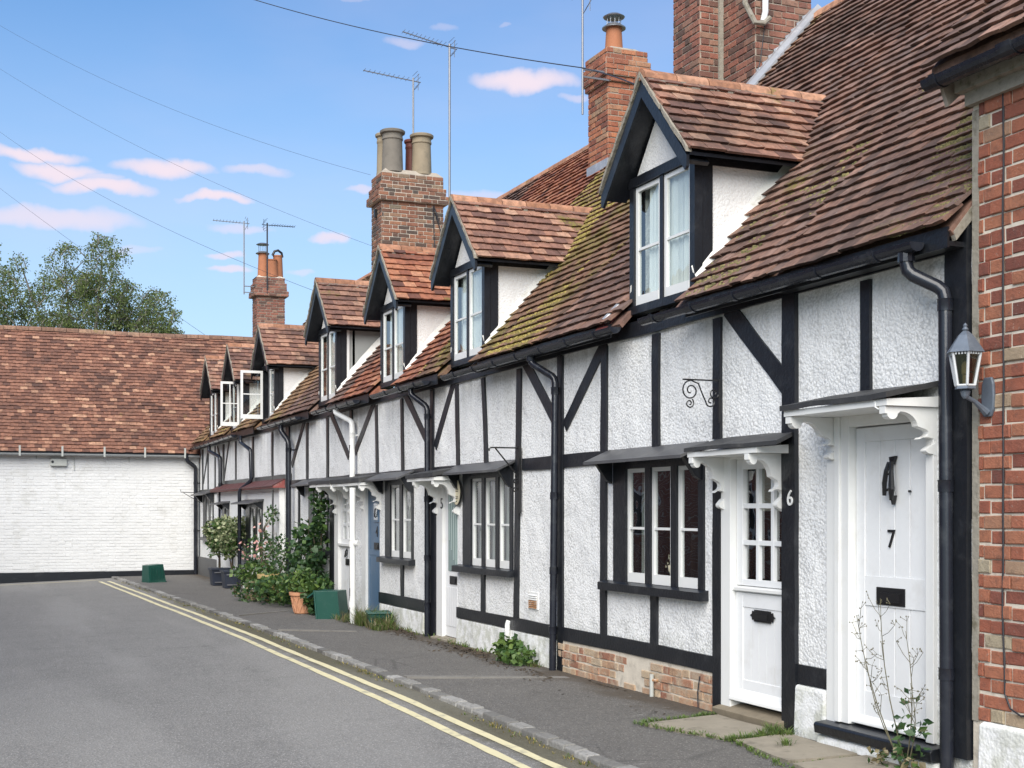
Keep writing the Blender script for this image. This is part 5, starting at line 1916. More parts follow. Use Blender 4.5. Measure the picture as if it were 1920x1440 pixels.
lay_tiles(rf, (x0, WY - .19, EZW - .03), (1, 0, 0), (0, wc, ws), (0, -ws, wc), 3.9 - x0, (RYW + .16) / wc, TILE_WING, wing_keep, 300, gauge=.122, width=.17, wave=.035, roww=.014)
n = 0
xx = x0
while xx < 4.5:
    pts = [(xx, WY + RYW - .13 * math.cos(math.pi * t / 6), EZW + (RYW + .16) * W_M - .05 + .12 * math.sin(math.pi * t / 6) + .03 * noise.noise(Vector((xx * .4, 0, 0)))) for t in range(7)]
    o = MB().prism(pts, (.30, 0, 0)).build('ridge_tile', RIDGED, rf)
    o.rotation_euler = (0, rr(-.02, .02), rr(-.01, .01))
    xx += .312
# gutter in pale plastic with brackets
gm = MB()
for i in range(1):
    prof = [(WY - .20 + .055 * math.cos(math.pi + math.pi * t / 8), 2.99 + .055 * math.sin(math.pi + math.pi * t / 8)) for t in range(9)]
    gm.prism([(x0, y, z) for y, z in prof], (x1 - .02 - x0, 0, 0))
gw_ = gm.build('gutter', simple('pale_grey_gutter', (.30, .31, .31), .5, .15, 6), wb)
MB().box(x0, x1 - .02, WY - .165, WY - .15, 2.95, 3.04).build('fascia', BLACK, wb)
for px in (37, 117, 196, 272, 347):
    k_ = (px - 960) / FPX
    yb = WY - .25
    bx = yb * (SN + k_ * CS) / (CS - k_ * SN) - EYE_D
    MB().box(bx - .022, bx + .022, yb - .012, yb, 2.92, 3.17).build('gutter_bracket', GREYBOX, gw_)


def onwall(px, py, off=0.0):
    k_ = (px - 960) / FPX
    yb = WY - off
    x = yb * (SN + k_ * CS) / (CS - k_ * SN)
    w_ = x * SN + yb * CS
    return x - EYE_D, EYE_H + (HZ - py) / FPX * w_


xa, za = onwall(94, 860)
xb, zb = onwall(125, 874)
ab = MB().box(xa, xb, WY - .10, WY, zb, za).build('junction_box', GREYBOX, wb, bevel=.008)
MB().tube([(xa + .05, WY - .101, (za + zb) / 2 + .01), (xa + .05, WY - .108, (za + zb) / 2 + .01)], .032, 10).build('box_lamp', IRON, ab)
for px, y0_, y1_ in ((139, 858, 882), (242, 858, 866), (68, 850, 860)):
    xq, zq = onwall(px, y0_)
    xq2, zq2 = onwall(px, y1_)
    MB().box(xq - .008, xq + .008, WY - .03, WY, zq2, zq).build('wall_tie', GREYBOX, wb)
dpx = onwall(373, 870)[0]
pipe(wb, [(-.36, WY - .22, 3.0), (-.36, WY - .22, 2.86), (-.115, WY - .07, 2.70), (-.115, WY - .07, -.02)], .05, BLACKP, (2.3, 1.1))
# chimney beyond its ridge
ch = chimney(wb, 2.02, 2.80, 37.0, 37.6, 5.6, 8.12, BR_DARK, [(2, .0), (3, .05), (2, .09)], MORTARD, 150)
flaunch(ch, 2.0, 2.82, 37.0, 37.6, 8.12, .06)
pot(ch, 2.24, 37.2, 8.15, .16, .66, TERRA, 'plain')
pot(ch, 2.46, 37.2, 8.15, .19, .50, TERRA, 'plain')
pot(ch, 2.68, 37.35, 8.15, .15, .66, TERRA, 'plain')
cowl(ch, 2.22, 37.2, 8.80, .16, gap=.2)
MB().tube([(2.52, 37.3, 8.80), (2.58, 37.3, 8.92), (2.68, 37.3, 8.95), (2.78, 37.3, 8.88), (2.80, 37.3, 8.76)], .035, 8).build('cowl', IRON, ch, smooth=True)

# the brick house across the street, which the ground floor windows reflect
ob = thing('opposite_house', (-9.6, 22, 0), 'dark red brick house across the street, seen only as a reflection in the lower windows', 'house')
ow = MB().box(-10.4, -9.9, 8.0, 32.5, -.6, 5.4).build('wall', simple('opposite_brick', (.33, .14, .10), .9, .35, 6, .01, 20), ob)
om = MB()
for i in range(70):
    om.box(-9.9, -9.897, 8.0, 32.5, -.2 + i * .08, -.2 + i * .08 + .012)
om.build('mortar_joints', MORTAR, ow, kind='stuff')
MB().prism([(-9.6, 8, 5.35), (-12.8, 8, 8.3), (-12.8, 8, 8.2), (-9.6, 8, 5.25)], (0, 24.5, 0)).build('roof', TILE_BROWN, ob)
for i in range(5):
    yq = 10.5 + i * 4.6
    fo = MB().box(-9.9, -9.86, yq, yq + 1.1, .9, 2.2).box(-9.9, -9.86, yq, yq + 1.1, 3.4, 4.6).build('window_frame', WHITEP, ob)
    MB().box(-9.857, -9.855, yq + .08, yq + 1.02, .98, 2.12).box(-9.857, -9.855, yq + .08, yq + 1.02, 3.48, 4.52).build('pane', DARKIN, fo)

# ------------------------------------------------------------------ tv aerials and cables
def aerial(name_loc, top, boom_dir, boom_len, n_el, el_len, label, boom_off=0.0, base=None, r=.016, mat=MAST, boom_back=.15, tilt=0.0, el_axis=None, reflector=True):
    x, y, z0 = name_loc
    t = thing('tv_aerial', (x, y, z0), label, 'aerial', 'tv aerials on the chimneys')
    MB().tube([(x, y, z0), (x, y, top)], r, 6).build('mast', mat, t)
    d = Vector(boom_dir).normalized()
    c = Vector((x, y, top - .06))
    a, b = c - d * boom_back, c + d * boom_len
    bm = MB().tube([a, b], .011, 5).build('boom', mat, t)
    e = Vector(el_axis).normalized() if el_axis else d.cross(Vector((0, 0, 1))).normalized()
    for i in range(n_el):
        p = c + d * (.12 + (boom_len - .14) * i / max(1, n_el - 1))
        L = el_len * (1 - .3 * i / n_el)
        MB().tube([p - e * L / 2 + Vector((0, 0, .012)), p + e * L / 2 + Vector((0, 0, .012))], .005, 4).build('element', mat, bm)
    if reflector:
        m = MB()
        for sg in (-1, 1):
            for q in range(3):
                zz = sg * (.05 + q * .05)
                m.tube([c - d * (.10 - q * .03) + e * -.16 + Vector((0, 0, zz)), c - d * (.10 - q * .03) + e * .16 + Vector((0, 0, zz))], .005, 4)
        m.tube([c - d * .10 + Vector((0, 0, -.16)), c - d * .10 + Vector((0, 0, .16))], .006, 4)
        m.build('reflector', mat, bm)
    for zz in (base or ()):
        MB().box(min(x, base[zz]), max(x, base[zz]), y - .012, y + .012, zz - .012, zz + .012).build('mast_bracket', mat, t)
    return t


aerial((2.04, 15.97, 6.85), 8.45, (-1, .25, -.01), 1.25, 12, .22, 'aerial with a long toothed boom beside the single-pot chimney, at the top edge', base={7.45: 2.43, 7.35: 2.43}, r=.014)
aerial((3.03, 23.95, 6.55), 10.50, (-1, 0, .18), .95, 11, .30, 'tallest lattice mast aerial, rising right of the four-pot chimney', base={7.5: 2.92, 6.9: 2.92}, r=.022)
aerial((2.51, 24.58, 8.1), 9.98, (-1, 0, .08), 1.0, 10, .26, 'thin aerial standing among the four chimney pots', r=.018)
aerial((1.68, 37.1, 7.62), 9.66, (-1, .1, .03), .85, 9, .4, 'left aerial of the pair on the small far chimney, mast clamped to its side', base={7.85: 2.0, 7.68: 2.0}, r=.018)
aerial((2.29, 36.92, 7.65), 9.62, (1, .1, .03), .80, 10, .4, 'right aerial of the pair on the small far chimney, boom pointing right', r=.022, mat=WIREM)


def cable(a, b, sag, r, label, n=30):
    a, b = Vector(a), Vector(b)
    pts = []
    for i in range(n + 1):
        f = i / n
        p = a.lerp(b, f)
        p.z -= sag * 4 * f * (1 - f)
        pts.append(p)
    o = MB().tube(pts, r, 5, caps=False).build('overhead_cable', WIREM, None)
    tag(o, label, 'cable', 'overhead cables')


def at(px, py, dist):
    """point on the line of sight through the photo pixel, dist metres out along the view axis"""
    kx_ = (px - 960) / FPX * dist
    return Vector((dist * SN + kx_ * CS - EYE_D, dist * CS - kx_ * SN, EYE_H + (HZ - py) / FPX * dist))


cable(at(440, -12, 24), at(1098, 128, 17.2), .12, .007, 'thickest overhead cable, crossing the top of the sky to the single-pot chimney')
cable(at(1092, 128, 17.2), (-.2, 10.1, 5.22), -.02, .007, 'short dark cable from the single-pot chimney to the nearest dormer gable')
cable(at(-30, 30, 34), at(695, 328, 25.2), .35, .0026, 'faint overhead cable ending at the cap of the four-pot chimney')
cable(at(-30, 110, 34), at(700, 462, 25), .3, .0026, 'faint overhead cable ending halfway up the four-pot chimney')
cable(at(-30, 225, 40), at(596, 548, 22.4), .35, .0032, 'long overhead cable falling to the gable of the dormer with the glazed cheek')
cable(at(-30, 330, 60), at(424, 655, 37), .1, .005, 'short overhead cable running down to the ridge of the end building')

# ------------------------------------------------------------------ lantern, brackets and plaque on the walls
ly_, lx_ = 6.135, -.185
lt = thing('wall_lantern', (lx_, ly_, 2.26), 'blue-grey coach lantern with pale bars on a wall plate, on the brick house', 'lantern')
def hexa(m, c, r0, r1, z0, z1, n=6, ph=0):
    vs = []
    for r, z in ((r0, z0), (r1, z1)):
        for j in range(n):
            a = 2 * math.pi * j / n + ph
            vs.append((c[0] + r * math.cos(a), c[1] + r * math.sin(a), z))
    m.add(vs, [(j, (j + 1) % n, n + (j + 1) % n, n + j) for j in range(n)] + [tuple(range(n - 1, -1, -1)), tuple(range(n, 2 * n))])
c_ = (lx_, ly_)
m = MB()
hexa(m, c_, .112, .100, 2.515, 2.535)
hexa(m, c_, .100, .062, 2.535, 2.590)
hexa(m, c_, .062, .045, 2.590, 2.615)
hexa(m, c_, .045, .018, 2.615, 2.640)
m.lathe((lx_, ly_, 2.638), [(.012, 0), (.020, .012), (.010, .026), (.014, .036), (.002, .05)], 10)
m.build('lantern_roof', LAMPM, lt)
m = MB()
for j in range(6):
    a = 2 * math.pi * j / 6
    a2 = 2 * math.pi * (j + 1) / 6
    p0 = Vector((lx_ + .055 * math.cos(a), ly_ + .055 * math.sin(a), 2.325))
    p1 = Vector((lx_ + .090 * math.cos(a), ly_ + .090 * math.sin(a), 2.515))
    q0 = Vector((lx_ + .055 * math.cos(a2), ly_ + .055 * math.sin(a2), 2.325))
    q1 = Vector((lx_ + .090 * math.cos(a2), ly_ + .090 * math.sin(a2), 2.515))
    m.tube([p0, p1], .0085, 6)
    m.tube([p0, q0], .007, 6)
    for f in (.2, .4, .6, .8):
        t_ = p1.lerp(q1, f)
        m.tube([t_, t_ - Vector((0, 0, .014))], .007, 4)
m.build('lantern_bars', LAMPW, lt)
m = MB()
hexa(m, c_, .050, .084, 2.327, 2.513)
m.build('lantern_glass', glassmat('lantern_pane', (.35, .33, .25)), lt)
MB().lathe((lx_, ly_, 2.335), [(.016, 0), (.016, .05), (.022, .06), (.022, .11), (.01, .13)], 10).build('bulb', CREAM, lt)
m = MB()
hexa(m, c_, .062, .058, 2.305, 2.325)
m.lathe((lx_, ly_, 2.25), [(.012, 0), (.022, .015), (.030, .04), (.02, .056)], 12)
m.tube([(lx_, ly_, 2.265), (lx_ + .07, ly_, 2.235), (lx_ + .12, ly_, 2.20), (-.03, ly_, 2.175)], [.014, .013, .018, .026], 8)
m.build('lantern_arm', LAMPM, lt, smooth=False)
z_ = Pf(1855, 745)[1]
pl_ = [(-.004, ly_ + dy, z_ + dz) for dy, dz in ((-.045, .075), (-.03, .115), (.03, .115), (.045, .075), (.05, .0), (.045, -.075), (.03, -.115), (-.03, -.115), (-.045, -.075), (-.05, 0))]
MB().prism(pl_, (-.022, 0, 0)).build('back_plate', LAMPM, lt, bevel=.006)

# scroll bracket above door 6
yb_, zt2 = Yf(1349, -.03), Pf(1349, 714, -.03)[1]
sb = thing('sign_bracket', (-.03, yb_, zt2 - .3), 'black wrought iron bracket with scrolls, on the post above door 6', 'bracket')
R_ = .36
MB().box(-.042, -.028, yb_ - .012, yb_ + .012, zt2 - .33, zt2 + .01).build('back_bar', IRON, sb)
MB().tube([(-.03, yb_, zt2), (-R_, yb_, zt2)], .007, 6).build('arm', IRON, sb)
def spiral(cx, cz, r0, turns, a0, n=26, sgn=1):
    return [(cx + r0 * (1 - .78 * i / n) * math.cos(a0 + sgn * turns * 2 * math.pi * i / n), yb_, cz + r0 * (1 - .78 * i / n) * math.sin(a0 + sgn * turns * 2 * math.pi * i / n)) for i in range(n + 1)]
MB().tube(spiral(-.29, zt2 - .085, .08, 1.5, math.pi * .5), .006, 5).build('scroll', IRON, sb)
MB().tube([(-.29, yb_, zt2 - .005), (-.22, yb_, zt2 - .03), (-.19, yb_, zt2 - .10), (-.15, yb_, zt2 - .18)] + spiral(-.11, zt2 - .165, .045, 1.2, math.pi * 1.2), .006, 5).build('scroll', IRON, sb)
MB().tube(spiral(-.08, zt2 - .10, .045, 1.3, 0, sgn=-1), .006, 5).build('scroll', IRON, sb)
MB().tube(spiral(-.30, zt2 - .185, .04, 1.4, math.pi * .3, sgn=-1) , .006, 5).build('scroll', IRON, sb)
# bracket on number 5
yb_, zt2 = Yf(974, -.03), Pf(974, 840, -.03)[1]
sb = thing('sign_bracket', (-.03, yb_, zt2 - .7), 'plain black iron bracket with a diagonal stay, between number 5 window and the downpipe', 'bracket')
MB().box(-.05, -.024, yb_ - .03, yb_ + .03, zt2 - .70, zt2 + .02).build('back_bar', IRON, sb)
MB().tube([(-.03, yb_, zt2), (-.36, yb_, zt2), (-.38, yb_, zt2 - .015), (-.375, yb_, zt2 - .035)], .009, 6).build('arm', IRON, sb)
MB().tube([(-.31, yb_, zt2 - .005), (-.05, yb_, zt2 - .30)], .008, 6).build('stay', IRON, sb)
MB().tube(spiral(-.07, zt2 - .36, .035, 1.2, 0), .008, 5).build('scroll', IRON, sb)
MB().tube(spiral(-.08, zt2 - .45, .03, 1.2, 0), .008, 5).build('scroll', IRON, sb)
# bracket by the end building
yb_ = 33.9
sb = thing('sign_bracket', (-.03, yb_, 1.9), 'small thin iron bracket at the far corner by the end building', 'bracket')
MB().tube([(-.02, yb_, 2.05), (-.52, yb_, 2.07), (-.52, yb_, 2.13)], .010, 5).build('arm', IRON, sb)
MB().tube([(-.02, yb_, 1.80), (-.45, yb_, 2.05)], .008, 5).build('stay', IRON, sb)

# oval plaque by door 5
ypl, zpl = (Yf(856) + Yf(869)) / 2, Pf(863, 923)[1]
pq = thing('oval_plaque', (-.03, ypl, zpl), 'cream oval house plaque with dark lettering, left of number 5 window', 'plaque')
def oval(x, ry, rz, t):
    return MB().prism([(x, ypl + ry * math.cos(2 * math.pi * i / 28), zpl + rz * math.sin(2 * math.pi * i / 28)) for i in range(28)], (t, 0, 0))
oval(-.030, .135, .165, -.012).build('rim', IRON, pq)
oval(-.043, .122, .152, -.004).build('face', CREAM, pq)
for dz, wd, hh in ((.10, .05, .022), (.035, .12, .014), (.012, .12, .014), (-.055, .11, .012), (-.075, .10, .012), (-.11, .05, .014)):
    m = MB()
    n_ = max(2, int(wd / .016))
    for i in range(n_):
        yy0 = ypl - wd / 2 + wd * i / n_
        m.box(-.0485, -.047, yy0, yy0 + wd / n_ * .55, zpl + dz - hh / 2, zpl + dz + hh / 2)
    m.build('lettering', IRON, pq)


# ------------------------------------------------------------------ boxes and pots on the pavement
def crate_bin(name, loc, size, rotz, tilt, label, tiltax='Y', ribs=True):
    """open recycling box standing or lying: tapered shell with rolled rim and lid flap"""
    L, Wd, H = size
    t = thing(name, loc, label, 'recycling box', 'green recycling boxes')
    M = Matrix.Translation(Vector(loc)) @ Matrix.Rotation(rotz, 4, 'Z') @ Matrix.Rotation(tilt, 4, tiltax)
    m = MB()
    k_ = .86
    vo = [(-L * k_ / 2, -Wd * k_ / 2, 0), (L * k_ / 2, -Wd * k_ / 2, 0), (L * k_ / 2, Wd * k_ / 2, 0), (-L * k_ / 2, Wd * k_ / 2, 0), (-L / 2, -Wd / 2, H), (L / 2, -Wd / 2, H), (L / 2, Wd / 2, H), (-L / 2, Wd / 2, H)]
    vi = [(x * .95, y * .95, z if z else .01) for x, y, z in vo]
    m.add(vo + vi, [(0, 3, 2, 1), (0, 1, 5, 4), (1, 2, 6, 5), (2, 3, 7, 6), (3, 0, 4, 7), (8, 9, 10, 11), (9, 8, 12, 13), (10, 9, 13, 14), (11, 10, 14, 15), (8, 11, 15, 12), (4, 5, 13, 12), (5, 6, 14, 13), (6, 7, 15, 14), (7, 4, 12, 15)])
    xform(m, M).build('box_shell', BIN, t, bevel=.03)
    m = MB()
    r = [(-L / 2, -Wd / 2, H), (L / 2, -Wd / 2, H), (L / 2, Wd / 2, H), (-L / 2, Wd / 2, H), (-L / 2, -Wd / 2, H)]
    m.tube(r, .016, 8)
    xform(m, M).build('rim', BIN, t)
    m = MB()
    for q in range(5 if ribs else 0):
        m.box(-L * .35 + q * L * .17, -L * .35 + q * L * .17 + .02, -Wd * .5 - .008, -Wd * .46, H * .15, H * .8)
    if ribs: xform(m, M).build('ribs', BIN, t)
    return t, M


t_, M_ = crate_bin('recycling_box', (-.30, 19.35, .20), (.50, .40, .36), rad(-38), rad(-96), 'larger green recycling box lying on its side in front of the white door', 'Y', ribs=False)
m = MB().box(-.20, .20, -.02, .0, 0, .14)
xform(m, M_ @ Matrix.Translation((.22, 0, .36)) @ Matrix.Rotation(rad(90), 4, 'Z') @ Matrix.Rotation(rad(-30), 4, 'X')).build('lid_flap', BIN, t_)
crate_bin('recycling_box', (-.24, 17.75, .0), (.44, .30, .20), rad(78), 0, 'small dark green box among weeds below the blue door')
t_, M_ = crate_bin('recycling_box', (-1.56, 31.1, .38), (.42, .36, .40), rad(20), rad(176), 'far green recycling box standing near the white end wall')
m = MB().box(-.18, .18, -.002, .002, -.02, .02)
xform(m, M_ @ Matrix.Translation((.05, .200, .20)) @ Matrix.Scale(.4, 4)).build('recycling_mark', GREYBOX, t_)


def blob(c, r, n, size, mat_list, seed, shell_=.55, flat=1.0, droop=0.0, nz=1.2):
    """leaves spread through an uneven volume; returns {mat: MB}"""
    random.seed(seed)
    out = {m_.name: MB() for m_ in mat_list}
    c = Vector(c)
    k_ = 0
    while k_ < n:
        d = Vector((rr(-1, 1), rr(-1, 1), rr(-1, 1)))
        L = d.length
        if L > 1 or L < .05: continue
        q = d / L
        R = 1 + .38 * noise.noise(q * nz * 1.7 + Vector((seed, 0, 0)))
        f = L if random.random() > shell_ else L ** .35
        p = c + Vector((q.x * r[0], q.y * r[1], q.z * r[2])) * f * R
        if noise.noise(p * (2.2 / max(r)) * 1.4 + Vector((0, seed, 0))) < -.16: 
            if random.random() < .8: continue
        s_ = size * rr(.6, 1.35)
        a = Vector((rr(-1, 1), rr(-1, 1), rr(-.7, .7) - droop)).normalized()
        b = a.cross(Vector((rr(-1, 1), rr(-1, 1), rr(-1, 1)))).normalized()
        w_ = .42 * s_ * flat
        mb = out[random.choice(mat_list).name]
        mb.add([p, p + a * s_ * .5 + b * w_ / 1, p + a * s_, p + a * s_ * .5 - b * w_ / 1 + a.cross(b) * s_ * .15], [(0, 1, 2, 3)])
        k_ += 1
    return out


def put_leaves(root, outs, name='foliage'):
    for o in outs:
        for mn, mb in o.items():
            if mb.v:
                mb.build(name, MATS[mn], root, kind='stuff')


def merge(outs):
    res = {}
    for o in outs:
        for mn, mb in o.items():
            res.setdefault(mn, MB()).add(mb.v, mb.f)
    return [res]


def stems(root, base, tips, r, mat=STICK, wig=.05, name='stem'):
    m = MB()
    for tp in tips:
        a, b = Vector(base), Vector(tp)
        pts = [a]
        for i in range(1, 5):
            pts.append(a.lerp(b, i / 5) + Vector((rr(-wig, wig), rr(-wig, wig), 0)))
        pts.append(b)
        m.tube(pts, [r, r * .9, r * .8, r * .65, r * .5, r * .3], 6)
    return m.build(name, mat, root)


# two variegated shrubs in square planters
for (x, y, lab, sc_, sd) in ((-.36, 27.9, 'variegated shrub in the nearer square navy planter, trained to a round head', 1.0, 1), (-.42, 29.0, 'variegated shrub in the further square navy planter, close against the wall', .95, 2)):
    t = thing('potted_shrub', (x, y, 0), lab, 'potted shrub', 'shrubs in navy planters')
    m = MB()
    s_ = .20
    m.add([(x - s_ * .85, y - s_ * .85, .0), (x + s_ * .85, y - s_ * .85, .0), (x + s_ * .85, y + s_ * .85, 0), (x - s_ * .85, y + s_ * .85, 0), (x - s_, y - s_, .34), (x + s_, y - s_, .34), (x + s_, y + s_, .34), (x - s_, y + s_, .34)],
          [(0, 3, 2, 1), (0, 1, 5, 4), (1, 2, 6, 5), (2, 3, 7, 6), (3, 0, 4, 7), (4, 5, 6, 7)])
    pt = m.build('planter', PLANTER, t, bevel=.006)
    m = MB()
    m.box(x - s_ - .02, x + s_ + .02, y - s_ - .02, y + s_ + .02, .33, .37)
    m.build('planter_rim', PLANTER, pt)
    m = MB()
    m.box(x - s_ * .7, x + s_ * .7, y - s_ - .004, y - s_ * .9, .06, .08).box(x - s_ * .75, x + s_ * .75, y - s_ - .012, y - s_ * .9, .27, .29)
    m.build('planter_moulding', MAST, pt)
    stems(t, (x, y, .33), [(x + rr(-.12, .12), y + rr(-.1, .1), .95) for _ in range(3)], .016, STICK, .04)
    cz = 1.12
    put_leaves(t, [blob((x, y, cz), (.33 * sc_, .33 * sc_, .34 * sc_), 1200, .075, [LEAFV, LEAFV, LEAFM], 20 + sd), blob((x - .05, y - .1, cz - .28), (.22, .3, .22), 350, .07, [LEAFV, LEAFM], 30 + sd)])

# rose and climbers before number 3
t = thing('rose_bush', (-.3, 24.6, 0), 'straggling rose with a twisted bare stem and faded blooms, left of the dark climber', 'rose bush')
sx_, sy_ = -.28, 24.2
stems(t, (sx_, sy_, .3), [(sx_ - .2, sy_ + .6, 1.0), (sx_ - .1, sy_ + 1.2, 1.15), (sx_ + .15, sy_ - .6, 1.1), (sx_ - .3, sy_ - .2, .9), (sx_ + .1, sy_ + .3, 1.2)], .014)
tw = []
for i in range(16):
    f = i / 15
    tw.append((sx_ + .11 * math.sin(f * 7.5) , sy_ + .5 + .25 * math.sin(f * 6), .75 + f * .85))
MB().tube(tw, [.035 * (1 - .6 * i / 15) for i in range(16)], 7).build('twisted_stem', simple('grey_bark', (.20, .19, .15), .9, .3, 20, .01, 40), t)
put_leaves(t, merge([blob((-.30, 24.7, .84), (.38, 1.0, .40), 600, .055, [LEAFM, LEAFD, LEAFM], 41), blob((-.22, 24.75, 1.50), (.14, .36, .20), 110, .06, [LEAFM, LEAFD], 42), blob((-.34, 23.3, .78), (.28, .7, .38), 420, .058, [LEAFM, LEAFD], 48)]))
bl = blob((-.42, 25.0, .95), (.32, .9, .38), 60, .07, [FLOWER], 43)
for mn, mb in bl.items():
    mb.build('blooms', MATS[mn], t, kind='stuff')
t = thing('climbing_shrub', (-.2, 21.7, 0), 'dark glossy climber filling the wall beside the white door', 'climber')
stems(t, (-.2, 21.6, 0), [(-.15, 21.2, 1.9), (-.2, 21.9, 1.5), (-.2, 22.4, 1.3), (-.25, 21.4, 1.2)], .018)
put_leaves(t, merge([blob((-.24, 21.75, .98), (.26, .70, .46), 560, .10, [LEAFD, LEAFD, LEAFM], 51), blob((-.2, 21.2, 1.62), (.12, .26, .42), 230, .09, [LEAFD, LEAFM], 52), blob((-.3, 21.6, .45), (.28, .6, .4), 600, .09, [LEAFD], 53)]))
t = thing('yellow_rimmed_pot', (-.40, 23.6, 0), 'wide pale yellow clay pot half hidden under the rose bush', 'pot')
MB().lathe((-.40, 23.6, .0), [(.17, 0), (.25, .38), (.31, .40), (.32, .47), (.28, .47), (.26, .42)], 20).build('pot', YELLOWRIM, t, smooth=True)
t = thing('leafy_plant', (-.55, 22.9, 0), 'low sprawling green plant spreading over the pavement before the rose bush', 'plant')
put_leaves(t, merge([blob((-.58, 22.6, .26), (.34, .85, .25), 720, .08, [LEAFM, LEAFD, LEAFL], 61), blob((-.55, 24.6, .42), (.35, .9, .22), 600, .075, [LEAFM, LEAFL], 62), blob((-.72, 23.8, .18), (.3, .9, .2), 600, .07, [LEAFM, LEAFD, DRYM], 63)]))
pot_x, pot_y = -.62, 20.6
t = thing('terracotta_pot', (pot_x, pot_y, 0), 'terracotta pot with basket-weave relief and fresh pale green leaves', 'potted plant')
po = MB().lathe((pot_x, pot_y, 0), [(.13, 0), (.18, .27), (.205, .28), (.21, .33), (.185, .33), (.175, .29)], 24).build('pot', TERRAL, t, smooth=True)
m = MB()
for q in range(12):
    a0 = 2 * math.pi * q / 12
    for sg in (-1, 1):
        pts = []
        for i in range(6):
            f = i / 5
            a = a0 + sg * f * .5
            r = .133 + .048 * f
            pts.append((pot_x + r * math.cos(a), pot_y + r * math.sin(a), .02 + .24 * f))
        m.tube(pts, .008, 5)
m.build('weave_relief', TERRAL, po)
put_leaves(t, [blob((pot_x, pot_y, .50), (.20, .22, .18), 420, .10, [LEAFL, LEAFL, LEAFM], 71, flat=.5), blob((pot_x + .1, pot_y - .35, .36), (.16, .3, .2), 300, .09, [LEAFM, LEAFL], 72)])
t = thing('dark_plant', (-.35, 19.95, 0), 'dark green leafy plant squeezed between the terracotta pot and the green box', 'plant')
put_leaves(t, [blob((-.42, 20.3, .28), (.22, .32, .30), 500, .09, [LEAFD, LEAFM], 81)])

# leafy weed at the foot of the downpipe of number 5
t = thing('leafy_weed', (-.16, 12.9, 0), 'low bright green weed with lobed leaves at the foot of the black downpipe', 'weed')
put_leaves(t, merge([blob((-.17, 13.15, .13), (.14, .20, .12), 150, .075, [LEAFM, LEAFL], 91, flat=1.1), blob((-.19, 12.85, .08), (.16, .28, .08), 150, .07, [LEAFM, LEAFL], 92, flat=1.1)]))

# tall dry weed by door 7
t = thing('tall_weed', (-.20, 6.72, 0), 'tall spindly weed gone to seed, standing before door 7 beside the black downpipe', 'weed')
random.seed(5)
m = MB()
tips = []
for (dx, dy, h_) in ((-.03, .42, .93), (.0, .22, 1.05), (.02, .02, .86), (-.04, .30, .62), (.0, -.05, .55)):
    a = Vector((-.20, 6.66 + rr(-.04, .04), 0))
    b = Vector((-.20 + dx, 6.66 + dy, h_))
    pts = [a.lerp(b, f) + Vector((0, .07 * math.sin(f * 3.0) * (1 if dy > .2 else -1), 0)) for f in (0, .2, .4, .6, .8, 1)]
    m.tube(pts, [.0045, .004, .0036, .003, .0025, .0015], 5)
    for q in range(9):
        f = rr(.35, 1)
        i = min(4, int(f * 5))
        p = pts[i].lerp(pts[i + 1], f * 5 - i)
        e = p + Vector((rr(-.06, .04), rr(-.13, .13), rr(.02, .13)))
        mid = (p + e) / 2 + Vector((0, 0, -.012))
        m.tube([p, mid, e], .0018, 4)
        for s2 in range(3):
            e2 = e + Vector((rr(-.03, .03), rr(-.04, .04), rr(-.01, .04)))
            m.tube([e, e2], .0013, 4)
            tips.append(e2)
m.build('stems', simple('weed_stem', (.10, .09, .05), .8, .3, 20), t)
m = MB()
for p in tips:
    s_ = .0065
    m.add([p + Vector((0, -s_, 0)), p + Vector((0, 0, s_)), p + Vector((0, s_, 0)), p + Vector((0, 0, -s_)), p + Vector((-s_, 0, 0))], [(0, 1, 4), (1, 2, 4), (2, 3, 4), (3, 0, 4)])
m.build('seed_heads', MATS['weed_stem'], t, kind='stuff')
put_leaves(t, merge([blob((-.20, 6.62, .22), (.07, .14, .26), 75, .06, [LEAFM, LEAFD], 95, flat=.7), blob((-.21, 6.72, .06), (.09, .22, .06), 60, .05, [LEAFM, DRYM], 96)]))


# grass tufts, weeds in the joints
def tufts(name, spots, mats, hgt=.10, n=26, spread=.05, label=None, wd=.004):
    outs = {m_.name: MB() for m_ in mats}
    for (x, y, z, k_) in spots:
        for q in range(int(n * k_)):
            a = rr(0, 6.28)
            r = abs(random.gauss(0, spread * (.6 + .4 * k_)))
            p = Vector((x + r * math.cos(a), y + r * math.sin(a), z))
            L = hgt * k_ * rr(.5, 1.2)
            d = Vector((math.cos(a) * rr(.1, .8), math.sin(a) * rr(.1, .8), 1)).normalized()
            s_ = Vector((-math.sin(a), math.cos(a), 0)) * wd * rr(.6, 1.4)
            mid = p + d * L * .55
            tip = p + d * L + Vector((math.cos(a), math.sin(a), -.4)) * L * rr(.1, .45)
            mb = outs[random.choice(mats).name]
            mb.add([p - s_, p + s_, mid + s_ * .8, mid - s_ * .8, tip], [(0, 1, 2, 3), (3, 2, 4)])
    for mn, mb in outs.items():
        if mb.v:
            o = mb.build(name, MATS[mn], None, kind='stuff')
            if label: o['label'] = label


